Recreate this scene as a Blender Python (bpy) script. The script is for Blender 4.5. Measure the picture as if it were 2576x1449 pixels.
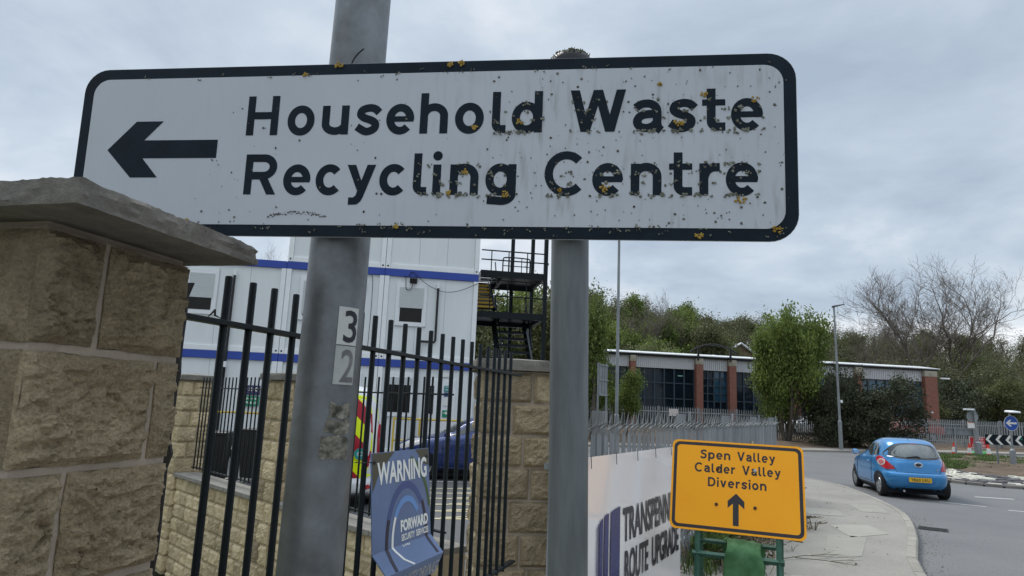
import bpy, bmesh, math, random
import numpy as np
from mathutils import Vector, Matrix, noise as mn
from mathutils.geometry import tessellate_polygon
R = math.radians
scene = bpy.context.scene
COL = scene.collection
for o in list(bpy.data.objects): bpy.data.objects.remove(o)

# ------------------------------------------------------------------ camera, sky, sun, exposure
cam_d = bpy.data.cameras.new('camera'); cam = bpy.data.objects.new('camera', cam_d); COL.objects.link(cam)
cam_d.sensor_width = 36.0; cam_d.lens = 36.0 * 1700.0 / 2576.0
cam_d.clip_start = 0.05; cam_d.clip_end = 3000
cam.matrix_world = Matrix.Translation((0, 0, 1.75)) @ Matrix.Rotation(math.pi / 2 + R(9.9), 4, 'X') @ Matrix.Rotation(R(2.4), 4, 'Z')
scene.camera = cam
scene.view_settings.view_transform = 'Standard'; scene.view_settings.look = 'None'
scene.view_settings.exposure = 0.58; scene.view_settings.gamma = 1.0
scene.render.resolution_x = 1024; scene.render.resolution_y = 576

SUN_EL, SUN_AZ = R(52), R(-35)          # azimuth clockwise from +Y; the sun is behind thin cloud, ahead and to the left
world = bpy.data.worlds.new('World'); scene.world = world; world.use_nodes = True
wt = world.node_tree; wt.nodes.clear()
def wn(t, **k):
    n = wt.nodes.new(t)
    for a, b in k.items(): setattr(n, a, b)
    return n
wo = wn('ShaderNodeOutputWorld'); bg1 = wn('ShaderNodeBackground'); bg2 = wn('ShaderNodeBackground'); wmix = wn('ShaderNodeMixShader')
sky = wn('ShaderNodeTexSky', sky_type='NISHITA'); sky.sun_disc = False; sky.sun_elevation = SUN_EL; sky.sun_rotation = SUN_AZ
wt.links.new(sky.outputs[0], bg1.inputs[0]); bg1.inputs[1].default_value = 0.1
tc = wn('ShaderNodeTexCoord'); sep = wn('ShaderNodeSeparateXYZ'); wt.links.new(tc.outputs['Generated'], sep.inputs[0])
def wm(op, a, b=None, clamp=False):
    n = wn('ShaderNodeMath', operation=op, use_clamp=clamp)
    for i, v in enumerate((a, b)):
        if v is None: continue
        if isinstance(v, (int, float)): n.inputs[i].default_value = v
        else: wt.links.new(v, n.inputs[i])
    return n.outputs[0]
den = wm('ADD', wm('MAXIMUM', sep.outputs[2], 0.0), 0.22)
px = wm('DIVIDE', sep.outputs[0], den); py = wm('DIVIDE', sep.outputs[1], den)
cmb = wn('ShaderNodeCombineXYZ'); wt.links.new(px, cmb.inputs[0]); wt.links.new(py, cmb.inputs[1]); cmb.inputs[2].default_value = 3.7
n1 = wn('ShaderNodeTexNoise'); n1.inputs['Scale'].default_value = 1.5; n1.inputs['Detail'].default_value = 7; n1.inputs['Roughness'].default_value = 0.56; n1.inputs['Distortion'].default_value = 0.25
n2 = wn('ShaderNodeTexNoise'); n2.inputs['Scale'].default_value = 0.42; n2.inputs['Detail'].default_value = 3
wt.links.new(cmb.outputs[0], n1.inputs[0]); wt.links.new(cmb.outputs[0], n2.inputs[0])
csum = wm('ADD', wm('MULTIPLY', n1.outputs[0], 0.62), wm('MULTIPLY', n2.outputs[0], 0.38))
ramp = wn('ShaderNodeValToRGB'); wt.links.new(csum, ramp.inputs[0])
el = ramp.color_ramp.elements
el[0].position = 0.36; el[0].color = (0.38, 0.455, 0.555, 1)
el[1].position = 0.63; el[1].color = (1.02, 1.02, 1.03, 1)
e = el.new(0.47); e.color = (0.52, 0.60, 0.69, 1)
e = el.new(0.56); e.color = (0.74, 0.78, 0.83, 1)
wt.links.new(ramp.outputs[0], bg2.inputs[0])
# an overcast sky is brighter overhead than near the horizon
zg = wn('ShaderNodeMapRange', interpolation_type='SMOOTHSTEP'); wt.links.new(sep.outputs[2], zg.inputs[0]); zg.inputs[1].default_value = 0.5; zg.inputs[2].default_value = 1.0; zg.inputs[3].default_value = 0.74; zg.inputs[4].default_value = 1.95
wt.links.new(zg.outputs[0], bg2.inputs[1])
wmix.inputs[0].default_value = 0.93
wt.links.new(bg1.outputs[0], wmix.inputs[1]); wt.links.new(bg2.outputs[0], wmix.inputs[2]); wt.links.new(wmix.outputs[0], wo.inputs[0])

sun_d = bpy.data.lights.new('sun', 'SUN'); sun_d.energy = 1.4; sun_d.angle = R(18); sun_d.color = (1, 0.96, 0.9)
sun = bpy.data.objects.new('sun', sun_d); COL.objects.link(sun)
sdir = Vector((math.sin(SUN_AZ) * math.cos(SUN_EL), math.cos(SUN_AZ) * math.cos(SUN_EL), math.sin(SUN_EL)))
sun.rotation_euler = sdir.to_track_quat('Z', 'Y').to_euler(); sun.location = (0, 0, 40)

# ------------------------------------------------------------------ helpers: materials
def mat(name, col, rough=0.7, metal=0.0, var=0.12, vscale=6.0, bump=0.0, bscale=40.0, col2=None, fine=0.0, fscale=120.0,
        rnd=0.0, spec=0.4, coat=0.0, island=0.0, translucent=0.0, stretch=None, contrast=0.5, bdist=0.01):
    m = bpy.data.materials.new(name); m.use_nodes = True; t = m.node_tree; t.nodes.clear()
    N = lambda ty, **k: (lambda n: ([setattr(n, a, b) for a, b in k.items()], n)[1])(t.nodes.new(ty))
    L = t.links.new
    out = N('ShaderNodeOutputMaterial'); b = N('ShaderNodeBsdfPrincipled')
    b.inputs['Roughness'].default_value = rough; b.inputs['Metallic'].default_value = metal
    b.inputs['Specular IOR Level'].default_value = spec
    if coat: b.inputs['Coat Weight'].default_value = coat; b.inputs['Coat Roughness'].default_value = 0.05
    co = N('ShaderNodeTexCoord'); oi = N('ShaderNodeObjectInfo')
    off = N('ShaderNodeVectorMath', operation='MULTIPLY_ADD'); cx = N('ShaderNodeCombineXYZ')
    for i in range(3): L(oi.outputs['Random'], cx.inputs[i])
    L(cx.outputs[0], off.inputs[0]); off.inputs[1].default_value = (37, 53, 71); L(co.outputs['Object'], off.inputs[2])
    vec = off.outputs[0]
    if stretch:
        mp = N('ShaderNodeVectorMath', operation='MULTIPLY'); L(vec, mp.inputs[0]); mp.inputs[1].default_value = stretch; vec = mp.outputs[0]
    nz = N('ShaderNodeTexNoise'); L(vec, nz.inputs['Vector']); nz.inputs['Scale'].default_value = vscale; nz.inputs['Detail'].default_value = 6; nz.inputs['Roughness'].default_value = 0.62
    rp = N('ShaderNodeMapRange'); L(nz.outputs[0], rp.inputs[0]); rp.inputs[1].default_value = 0.5 - contrast * 0.36; rp.inputs[2].default_value = 0.5 + contrast * 0.36
    mx = N('ShaderNodeMix', data_type='RGBA'); L(rp.outputs[0], mx.inputs[0])
    c2 = col2 if col2 else tuple(min(1, c * (1 + var)) for c in col); c1 = tuple(c * (1 - var) for c in col) if not col2 else col
    mx.inputs[6].default_value = (*c1, 1); mx.inputs[7].default_value = (*c2, 1)
    cur = mx.outputs[2]
    def scale_by(cur, sock, lo, hi):
        mr = N('ShaderNodeMapRange'); L(sock, mr.inputs[0]); mr.inputs[3].default_value = lo; mr.inputs[4].default_value = hi
        vm = N('ShaderNodeVectorMath', operation='SCALE'); L(cur, vm.inputs[0]); L(mr.outputs[0], vm.inputs['Scale']); return vm.outputs[0]
    if fine:
        nf = N('ShaderNodeTexNoise'); L(vec, nf.inputs['Vector']); nf.inputs['Scale'].default_value = fscale; nf.inputs['Detail'].default_value = 3
        cur = scale_by(cur, nf.outputs[0], 1 - fine, 1 + fine)
    if rnd: cur = scale_by(cur, oi.outputs['Random'], 1 - rnd, 1 + rnd)
    if island:
        g = N('ShaderNodeNewGeometry'); cur = scale_by(cur, g.outputs['Random Per Island'], 1 - island, 1 + island)
    L(cur, b.inputs['Base Color'])
    if bump:
        nb = N('ShaderNodeTexNoise'); L(vec, nb.inputs['Vector']); nb.inputs['Scale'].default_value = bscale; nb.inputs['Detail'].default_value = 8; nb.inputs['Roughness'].default_value = 0.65
        bp = N('ShaderNodeBump'); L(nb.outputs[0], bp.inputs['Height']); bp.inputs['Strength'].default_value = bump; bp.inputs['Distance'].default_value = bdist; L(bp.outputs[0], b.inputs['Normal'])
    sh = b.outputs[0]
    if translucent:
        tr = N('ShaderNodeBsdfTranslucent'); L(cur, tr.inputs[0]); ms = N('ShaderNodeMixShader'); ms.inputs[0].default_value = translucent
        L(b.outputs[0], ms.inputs[1]); L(tr.outputs[0], ms.inputs[2]); sh = ms.outputs[0]
    L(sh, out.inputs[0])
    return m

# ------------------------------------------------------------------ helpers: meshes
class MB:
    def __init__(s): s.V = []; s.F = []
    def add(s, V, F):
        b = len(s.V); s.V += [tuple(v) for v in V]; s.F += [tuple(i + b for i in f) for f in F]; return s
    def box(s, c, d, M=None):
        x, y, z = d[0] / 2, d[1] / 2, d[2] / 2
        V = [Vector((sx * x, sy * y, sz * z)) for sx in (-1, 1) for sy in (-1, 1) for sz in (-1, 1)]
        if M: V = [M @ v for v in V]
        V = [v + Vector(c) for v in V]
        return s.add(V, [(0, 1, 3, 2), (4, 6, 7, 5), (0, 4, 5, 1), (2, 3, 7, 6), (0, 2, 6, 4), (1, 5, 7, 3)])
    def b2(s, x0, x1, y0, y1, z0, z1): return s.box(((x0 + x1) / 2, (y0 + y1) / 2, (z0 + z1) / 2), (x1 - x0, y1 - y0, z1 - z0))
    def tube(s, path, r, n=8, caps=True):
        P = [Vector(p) for p in path]; rr = r if isinstance(r, (list, tuple)) else [r] * len(P)
        rings = []; up = None
        for i, p in enumerate(P):
            d = (P[min(i + 1, len(P) - 1)] - P[max(i - 1, 0)])
            if d.length < 1e-9: d = Vector((0, 0, 1))
            d.normalize()
            if up is None: up = Vector((0, 0, 1)) if abs(d.z) < 0.9 else Vector((1, 0, 0))
            a = d.cross(up)
            if a.length < 1e-6: a = d.orthogonal()
            a.normalize(); b = a.cross(d); up = b
            rings.append([p + (a * math.cos(2 * math.pi * k / n) + b * math.sin(2 * math.pi * k / n)) * rr[i] for k in range(n)])
        V = [v for r_ in rings for v in r_]; F = []
        for i in range(len(P) - 1):
            for k in range(n): F.append((i * n + k, i * n + (k + 1) % n, (i + 1) * n + (k + 1) % n, (i + 1) * n + k))
        if caps: F.append(tuple(range(n))[::-1]); F.append(tuple((len(P) - 1) * n + k for k in range(n)))
        return s.add(V, F)
    def lathe(s, prof, n=16, c=(0, 0, 0), ax='z'):
        V = []; F = []
        for r, z in prof:
            for k in range(n):
                a = 2 * math.pi * k / n; x, y = r * math.cos(a), r * math.sin(a)
                V.append((c[0] + x, c[1] + y, c[2] + z) if ax == 'z' else ((c[0] + x, c[1] + z, c[2] + y) if ax == 'y' else (c[0] + z, c[1] + x, c[2] + y)))
        for i in range(len(prof) - 1):
            for k in range(n): F.append((i * n + k, i * n + (k + 1) % n, (i + 1) * n + (k + 1) % n, (i + 1) * n + k))
        F.append(tuple(range(n))[::-1]); F.append(tuple((len(prof) - 1) * n + k for k in range(n)))
        return s.add(V, F)
    def flat(s, pts, y=0.0, axes='xz'):            # filled polygon in the local XZ plane (or XY)
        t = tessellate_polygon([[Vector((p[0], p[1], 0)) for p in pts]])
        V = [(p[0], y, p[1]) for p in pts] if axes == 'xz' else [(p[0], p[1], y) for p in pts]
        return s.add(V, t)
    def prism(s, pts, y0, y1, axes='xz'):
        n = len(pts); f = (lambda p, y: (p[0], y, p[1])) if axes == 'xz' else ((lambda p, y: (p[0], p[1], y)) if axes == 'xy' else (lambda p, y: (y, p[0], p[1])))
        V = [f(p, y0) for p in pts] + [f(p, y1) for p in pts]
        t = tessellate_polygon([[Vector((p[0], p[1], 0)) for p in pts]])
        F = [tuple(q) for q in t] + [tuple(i + n for i in reversed(q)) for q in t] + [(i, (i + 1) % n, n + (i + 1) % n, n + i) for i in range(n)]
        return s.add(V, F)
    def mesh(s, name, smooth=False, fix=True):
        me = bpy.data.meshes.new(name); me.from_pydata(s.V, [], s.F); me.update()
        if fix:
            bm = bmesh.new(); bm.from_mesh(me); bmesh.ops.recalc_face_normals(bm, faces=bm.faces); bm.to_mesh(me); bm.free()
        if smooth:
            me.polygons.foreach_set('use_smooth', [True] * len(me.polygons))
        return me
def np_mesh(name, V, F, smooth=False):
    V = np.asarray(V, dtype=np.float32); F = np.asarray(F, dtype=np.int32); k = F.shape[1]
    me = bpy.data.meshes.new(name); me.vertices.add(len(V)); me.vertices.foreach_set('co', V.ravel())
    me.loops.add(F.size); me.loops.foreach_set('vertex_index', F.ravel())
    me.polygons.add(len(F)); me.polygons.foreach_set('loop_start', np.arange(0, F.size, k, dtype=np.int32))
    if smooth: me.polygons.foreach_set('use_smooth', np.ones(len(F), dtype=bool))
    me.update(calc_edges=True); return me
def put(name, me, m, parent=None, loc=None, rot=None, bevel=0, label=None, cat=None, group=None, kind=None):
    if isinstance(me, MB): me = me.mesh(name)
    o = bpy.data.objects.new(name, me); COL.objects.link(o)
    if m is not None and len(me.materials) == 0: me.materials.append(m)
    if parent: o.parent = parent
    if loc is not None: o.location = loc
    if rot is not None: o.rotation_euler = rot
    if bevel:
        md = o.modifiers.new('bevel', 'BEVEL'); md.width = bevel; md.segments = 2; md.limit_method = 'ANGLE'
    tag(o, label, cat, group, kind); return o
def tag(o, label=None, cat=None, group=None, kind=None):
    if label: o['label'] = label
    if cat: o['category'] = cat
    if group: o['group'] = group
    if kind: o['kind'] = kind
    return o
def thing(name, label, cat, loc=(0, 0, 0), rz=0.0, group=None, M=None):
    o = bpy.data.objects.new(name, None); COL.objects.link(o); o.empty_display_size = 0.1
    if M is not None: o.matrix_world = M
    else: o.location = loc; o.rotation_euler = (0, 0, rz)
    return tag(o, label, cat, group)
def copy_tree(o, parent=None, **k):
    c = o.copy(); COL.objects.link(c); c.parent = parent
    for ch in o.children: copy_tree(ch, c)
    for a, b in k.items(): c[a] = b
    return c
def rrect(w, h, r, n=6, cx=0, cz=0):
    P = []
    for (sx, sz, a0) in ((1, 1, 0), (-1, 1, 90), (-1, -1, 180), (1, -1, 270)):
        for i in range(n + 1):
            a = R(a0 + 90 * i / n); P.append((cx + sx * (w / 2 - r) + r * math.cos(a), cz + sz * (h / 2 - r) + r * math.sin(a)))
    return P
def smooth_by_angle(o, ang=35):
    me = o.data; me.polygons.foreach_set('use_smooth', [True] * len(me.polygons))
    try: me.set_sharp_from_angle(angle=R(ang))
    except Exception: pass
def text_mb(body, w, h, y=0.0, x0=0.0, z0=0.0, bold=0.0, shear=0.0):
    """lettering of exact size w x h, lower left corner at x0,z0 in the local XZ plane"""
    cu = bpy.data.curves.new('t', 'FONT'); cu.body = body; cu.size = 1.0; cu.offset = bold; cu.resolution_u = 3
    ob = bpy.data.objects.new('t', cu); COL.objects.link(ob)
    dg = bpy.context.evaluated_depsgraph_get(); me = bpy.data.meshes.new_from_object(ob.evaluated_get(dg))
    V = np.array([v.co[:] for v in me.vertices]); F = [tuple(p.vertices) for p in me.polygons]
    bpy.data.objects.remove(ob); bpy.data.curves.remove(cu); bpy.data.meshes.remove(me)
    mn_, mx_ = V.min(0), V.max(0); s = (V - mn_) / np.maximum(mx_ - mn_, 1e-6)
    mb = MB(); mb.add([(x0 + a[0] * w + shear * a[1] * h, y, z0 + a[1] * h) for a in s], F); return mb
# ------------------------------------------------------------------ road-sign alphabet (drawn stroke by stroke, units mm, cap height 110, x-height 80)
def arc(cx, cy, rx, ry, a0, a1, n=18): return [(cx + rx * math.cos(R(a0 + (a1 - a0) * i / n)), cy + ry * math.sin(R(a0 + (a1 - a0) * i / n))) for i in range(n + 1)]
def spl(P, k=5):
    Q = [P[0]] + list(P) + [P[-1]]; o = []
    for i in range(1, len(Q) - 2):
        for j in range(k):
            t = j / k; a, b, c, d = [np.array(Q[i + q], float) for q in (-1, 0, 1, 2)]
            o.append(tuple(0.5 * (2 * b + (c - a) * t + (2 * a - 5 * b + 4 * c - d) * t * t + (3 * b - a - 3 * c + d) * t ** 3)))
    return o + [P[-1]]
def rc(x0, z0, x1, z1): return ('p', [(x0, z0), (x1, z0), (x1, z1), (x0, z1)])
ring = lambda cx: ('c', arc(cx, 40, 27.2, 31.5, 0, 360, 32))
GL = {
 'H': (89, [rc(0, 0, 21, 110), rc(68, 0, 89, 110), rc(20, 45, 69, 65)]),
 'o': (76, [ring(38)]),
 'u': (74, [('s', [(10.5, 80)] + arc(37, 30, 26.5, 20.5, 180, 330)), rc(53, 0, 74, 80)]),
 's': (69, [('s', spl([(64, 59), (52, 69.5), (35, 72), (18, 66), (14, 54), (24, 45), (42, 38.5), (54, 30), (54, 18), (43, 9.5), (27, 8), (5, 21)]))]),
 'e': (75, [('s', arc(37.5, 40, 27, 31.5, -4, 318, 30)), rc(14, 33, 73.5, 48)]),
 'h': (74, [rc(0, 0, 21, 110), ('s', [(63.5, 0)] + arc(37, 47, 26.5, 24.5, 0, 165))]),
 'l': (36, [('s', [(10.5, 110)] + arc(25, 24, 14.5, 14, 180, 270, 8) + [(36, 10)])]),
 'd': (78, [ring(37.7), rc(57, 0, 78, 110)]),
 'W': (138, [('p', [(0, 110), (23, 110), (50, 0), (27, 0)]), ('p', [(27, 0), (50, 0), (81, 110), (58, 110)]), ('p', [(58, 110), (81, 110), (111, 0), (88, 0)]), ('p', [(88, 0), (111, 0), (138, 110), (115, 110)])]),
 'a': (74, [('s', spl([(7, 61), (22, 70.5), (42, 71.5), (56, 62), (59.5, 46), (59.5, 20), (63, 8), (70, 2)])), ('s', spl([(60, 44), (40, 44.5), (20, 40), (11, 26), (17, 13), (33, 8.5), (50, 14), (61, 28)]))]),
 't': (56, [('s', [(21.5, 108)] + arc(36, 24, 14.5, 14, 180, 270, 8) + [(55, 10)]), rc(0, 64, 55, 80)]),
 'R': (90, [rc(0, 0, 21, 110), ('s', [(10, 99.5)] + arc(52, 75.5, 26.5, 24, 90, -90, 16) + [(10, 51.5)]), ('p', [(38, 50), (62, 50), (90, 0), (65, 0)])]),
 'c': (72, [('s', arc(37.5, 40, 27, 31.5, 42, 318, 28))]),
 'y': (77, [('p', [(0, 80), (23, 80), (50, 12), (37, -6)]), ('p', [(54, 80), (77, 80), (47, -6), (41, -18), (31, -26), (8, -27), (8, -7), (20, -7.5), (27, -2), (30, 8)])]),
 'i': (21, [rc(0, 0, 21, 80), ('p', arc(10.5, 103, 12.5, 12.5, 0, 345, 15))]),
 'n': (74, [rc(0, 0, 21, 80), ('s', [(63.5, 0)] + arc(37, 47, 26.5, 24.5, 0, 165))]),
 'g': (78, [ring(37.7), ('s', [(67.5, 80), (67.5, 2)] + arc(41, 2, 26.5, 17.5, -10, -105, 12) + [(6, -13)])]),
 'C': (102, [('s', arc(54, 55, 43.5, 47.5, 44, 316, 30))]),
 'r': (48, [rc(0, 0, 21, 80), ('s', spl([(10.5, 44), (17, 60), (30, 69), (48, 70)]))]),
 'S': (75, [('s', spl([(69, 87), (55, 98), (37, 100), (18, 93), (12.5, 79), (22, 66), (40, 57.5), (59, 48), (64, 32), (56, 16), (38, 9.5), (19, 12), (3, 24)]))]),
 'p': (78, [ring(40.3), rc(0, -29, 21, 80)]),
 'V': (98, [('p', [(0, 110), (24, 110), (60, 0), (38, 0)]), ('p', [(74, 110), (98, 110), (60, 0), (38, 0)])]),
 'D': (92, [rc(0, 0, 21, 110), ('s', [(10, 99.5)] + arc(42, 55, 39, 44.5, 90, -90, 20) + [(10, 10.5)])]),
 'v': (75, [('p', [(0, 80), (23, 80), (48, 0), (27, 0)]), ('p', [(52, 80), (75, 80), (48, 0), (27, 0)])]),
}
def glyph(mb, ch, x, z, sc, y, th=21.0, step=0.00012):
    for k, (kind, P) in enumerate(GL[ch][1]):
        yy = y - k * step
        if kind == 'p': mb.flat([(x + p[0] * sc, z + p[1] * sc) for p in P], yy); continue
        P = [np.array(p, float) for p in P]; closed = kind == 'c'
        if closed: P = P[:-1]
        n = len(P); Lp = []; Rp = []
        for i in range(n):
            a = P[i - 1] if (i > 0 or closed) else None; c = P[(i + 1) % n] if (i < n - 1 or closed) else None; b = P[i]
            d1 = (b - a) if a is not None else (c - b); d2 = (c - b) if c is not None else (b - a)
            d1 = d1 / max(np.linalg.norm(d1), 1e-9); d2 = d2 / max(np.linalg.norm(d2), 1e-9); t = d1 + d2; t /= max(np.linalg.norm(t), 1e-9)
            nn = np.array([-t[1], t[0]]); m = 1 / max(0.6, float(np.dot(nn, [-d1[1], d1[0]])))
            Lp.append(b + nn * th / 2 * m); Rp.append(b - nn * th / 2 * m)
        V = [(x + q[0] * sc, yy, z + q[1] * sc) for q in Lp] + [(x + q[0] * sc, yy, z + q[1] * sc) for q in Rp]
        F = [(i, (i + 1) % n, n + (i + 1) % n, n + i) for i in range(n if closed else n - 1)]
        mb.add(V, F)
def line_of(mb, s, x0, x1, z, sc_z, y, gap=15.0, space=48.0):
    """set a line of lettering between x0 and x1"""
    w = 0.0; pos = []
    for ch in s:
        if ch == ' ': w += space; continue
        pos.append((ch, w)); w += GL[ch][0] + gap
    w -= gap; tmp = MB()
    for ch, p in pos: glyph(tmp, ch, p, 0, 1.0, 0, step=0.12)
    sx = (x1 - x0) / w
    mb.add([(x0 + v[0] * sx, y + v[1] * 0.001, z + v[2] * sc_z) for v in tmp.V], tmp.F)
# ------------------------------------------------------------------ materials
M = {}
M['stone_dark'] = mat('weathered_sandstone', (0.25, 0.185, 0.108), 0.93, vscale=8, col2=(0.60, 0.485, 0.315), contrast=0.95, bump=1.0, bscale=75, fine=0.55, fscale=150, rnd=0.2, bdist=0.03)
M['stone_pale'] = mat('buff_sandstone', (0.36, 0.27, 0.155), 0.9, vscale=5, col2=(0.62, 0.51, 0.33), bump=0.6, bscale=30, fine=0.15, fscale=80, rnd=0.24, contrast=0.8)
M['mortar'] = mat('mortar', (0.38, 0.315, 0.25), 0.95, var=0.14, vscale=9, bump=0.5, bscale=120, fine=0.12)
M['mortar_pale'] = mat('pale_mortar', (0.40, 0.335, 0.235), 0.95, var=0.12, vscale=9, bump=0.4, bscale=90)
M['cap'] = mat('gritstone_cap', (0.125, 0.115, 0.10), 0.92, vscale=10, col2=(0.22, 0.203, 0.173), bump=0.7, bscale=70, fine=0.22, fscale=170, rnd=0.05)
M['coping'] = mat('coping_stone', (0.25, 0.23, 0.20), 0.9, var=0.16, vscale=8, bump=0.4, bscale=60, fine=0.1, rnd=0.08)
M['galv'] = mat('galvanised_steel', (0.095, 0.095, 0.092), 0.42, 0.6, vscale=8, col2=(0.235, 0.255, 0.27), contrast=0.8, fine=0.10, fscale=70, bump=0.12, bscale=22)
M['galv_dull'] = mat('dull_galvanised_steel', (0.20, 0.215, 0.22), 0.6, 0.35, vscale=5, col2=(0.32, 0.34, 0.35), fine=0.08, rnd=0.1, stretch=(1, 1, 0.25))
M['black_paint'] = mat('black_railing_paint', (0.004, 0.008, 0.010), 0.42, 0.0, var=0.3, vscale=20, fine=0.15, bump=0.1, bscale=60, spec=0.22)
M['sign_black'] = mat('sign_black', (0.007, 0.014, 0.022), 0.5, var=0.25, vscale=12, fine=0.2, fscale=200, spec=0.14)
M['alu'] = mat('aluminium', (0.42, 0.43, 0.44), 0.45, 0.6, var=0.08)
M['plastic_black'] = mat('black_plastic', (0.012, 0.012, 0.013), 0.45, var=0.2)
M['lichen_y'] = mat('yellow_lichen', (0.35, 0.20, 0.02), 0.95, vscale=60, col2=(0.50, 0.36, 0.10), bump=0.5, bscale=200)
M['lichen_g'] = mat('grey_lichen', (0.11, 0.112, 0.088), 0.95, vscale=80, col2=(0.24, 0.245, 0.195), island=0.35)
M['speck'] = mat('dirt_specks', (0.055, 0.048, 0.04), 0.95, vscale=60, col2=(0.15, 0.135, 0.115), island=0.5)
M['moss'] = mat('moss', (0.05, 0.055, 0.02), 0.95, vscale=60, col2=(0.20, 0.19, 0.11), island=0.4, bump=0.6, bscale=150)
M['num_white'] = mat('faded_white_label', (0.52, 0.52, 0.50), 0.5, var=0.08, vscale=20, fine=0.06)
M['num_black'] = mat('label_black', (0.02, 0.022, 0.03), 0.5, var=0.15)
M['num_grey'] = mat('faded_label_black', (0.16, 0.16, 0.16), 0.55, var=0.3, vscale=25)
M['residue'] = mat('torn_label_residue', (0.05, 0.046, 0.034), 0.85, vscale=34, col2=(0.30, 0.28, 0.23), contrast=0.45, bump=1.0, bscale=60, fine=0.6, fscale=130, bdist=0.01)
M['sign_white'] = None
def sign_white():
    m = mat('reflective_white_sheet', (0.46, 0.485, 0.52), 0.45, var=0.03, vscale=3, spec=0.3); t = m.node_tree; L = t.links.new; b = next(n for n in t.nodes if n.type == 'BSDF_PRINCIPLED')
    base = b.inputs['Base Color'].links[0].from_socket
    co = next(n for n in t.nodes if n.type == 'TEX_COORD')
    # honeycomb of the retroreflective film
    vo = t.nodes.new('ShaderNodeTexVoronoi'); vo.feature = 'DISTANCE_TO_EDGE'; vo.inputs['Scale'].default_value = 190; vo.inputs['Randomness'].default_value = 0.12
    L(co.outputs['Object'], vo.inputs['Vector'])
    mr = t.nodes.new('ShaderNodeMapRange'); L(vo.outputs['Distance'], mr.inputs[0]); mr.inputs[1].default_value = 0.05; mr.inputs[2].default_value = 0.25; mr.inputs[3].default_value = 1.06; mr.inputs[4].default_value = 0.95
    s1 = t.nodes.new('ShaderNodeVectorMath'); s1.operation = 'SCALE'; L(base, s1.inputs[0]); L(mr.outputs[0], s1.inputs['Scale'])
    # rain-streaked algae, heavier to the right of the second post
    mp = t.nodes.new('ShaderNodeMapping'); mp.inputs['Scale'].default_value = (1, 1, 0.16); L(co.outputs['Object'], mp.inputs[0])
    nz = t.nodes.new('ShaderNodeTexNoise'); nz.inputs['Scale'].default_value = 55; nz.inputs['Detail'].default_value = 7; L(mp.outputs[0], nz.inputs[0])
    nl = t.nodes.new('ShaderNodeTexNoise'); nl.inputs['Scale'].default_value = 5.0; nl.inputs['Detail'].default_value = 4; L(co.outputs['Object'], nl.inputs[0])
    sx = t.nodes.new('ShaderNodeSeparateXYZ'); L(co.outputs['Object'], sx.inputs[0])
    rx = t.nodes.new('ShaderNodeMapRange'); L(sx.outputs[0], rx.inputs[0]); rx.inputs[1].default_value = -0.1; rx.inputs[2].default_value = 0.45; rx.inputs[3].default_value = 0.1; rx.inputs[4].default_value = 1.0
    a = t.nodes.new('ShaderNodeMapRange'); L(nz.outputs[0], a.inputs[0]); a.inputs[1].default_value = 0.5; a.inputs[2].default_value = 0.78
    c = t.nodes.new('ShaderNodeMapRange'); L(nl.outputs[0], c.inputs[0]); c.inputs[1].default_value = 0.40; c.inputs[2].default_value = 0.68
    m1 = t.nodes.new('ShaderNodeMath'); m1.operation = 'MULTIPLY'; L(a.outputs[0], m1.inputs[0]); L(c.outputs[0], m1.inputs[1])
    m2 = t.nodes.new('ShaderNodeMath'); m2.operation = 'MULTIPLY'; L(m1.outputs[0], m2.inputs[0]); L(rx.outputs[0], m2.inputs[1])
    mx = t.nodes.new('ShaderNodeMix'); mx.data_type = 'RGBA'; L(m2.outputs[0], mx.inputs[0]); L(s1.outputs[0], mx.inputs[6]); mx.inputs[7].default_value = (0.20, 0.19, 0.155, 1)
    L(mx.outputs[2], b.inputs['Base Color']); return m
M['sign_white'] = sign_white()

# ------------------------------------------------------------------ ground, road, pavements
M['asphalt'] = mat('road_asphalt', (0.118, 0.118, 0.121), 0.88, vscale=0.5, col2=(0.175, 0.174, 0.172), fine=0.34, fscale=38, bump=0.35, bscale=120, contrast=1.0)
M['yard'] = mat('yard_asphalt', (0.10, 0.10, 0.10), 0.9, var=0.12, vscale=0.6, fine=0.14, fscale=40)
M['pave'] = mat('worn_footway_asphalt', (0.20, 0.187, 0.165), 0.92, vscale=0.9, col2=(0.31, 0.29, 0.252), fine=0.30, fscale=48, bump=0.3, bscale=130, contrast=0.9)
M['patch'] = mat('pale_footway_patch', (0.30, 0.285, 0.245), 0.92, var=0.09, vscale=2, fine=0.12, fscale=70, rnd=0.1)
M['kerb'] = mat('concrete_kerb', (0.27, 0.25, 0.215), 0.92, var=0.14, vscale=3, fine=0.14, fscale=60, rnd=0.07)
M['soil'] = mat('bare_soil', (0.07, 0.048, 0.031), 0.96, vscale=1.3, col2=(0.165, 0.12, 0.082), fine=0.3, fscale=25, bump=0.8, bscale=14, bdist=0.06)
M['grassy'] = mat('rough_grass_ground', (0.045, 0.060, 0.020), 0.96, vscale=0.7, col2=(0.11, 0.125, 0.05), fine=0.3, fscale=20, bump=0.6, bscale=20, bdist=0.05)
M['white_line'] = mat('worn_road_paint', (0.50, 0.50, 0.47), 0.8, var=0.15, vscale=6, fine=0.2, fscale=50)
def sheet(name, pts, z, m, **k):
    mb = MB(); mb.flat(pts, z, 'xy'); return put(name, mb, m, **k)
put('ground', MB().flat([(-1200, -1200), (1200, -1200), (1200, 1200), (-1200, 1200)], -1.1, 'xy'), M['grassy'], kind='structure')
sheet('road', [(-30, -30), (120, -30), (120, 60), (-4, 60), (-4, 21.5), (5.2, 21.5), (7.2, 20.0), (7.2, 15), (4, 8), (2, 3), (-4, -6), (-30, -6)], 0.0, M['asphalt'], kind='structure')
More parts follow.
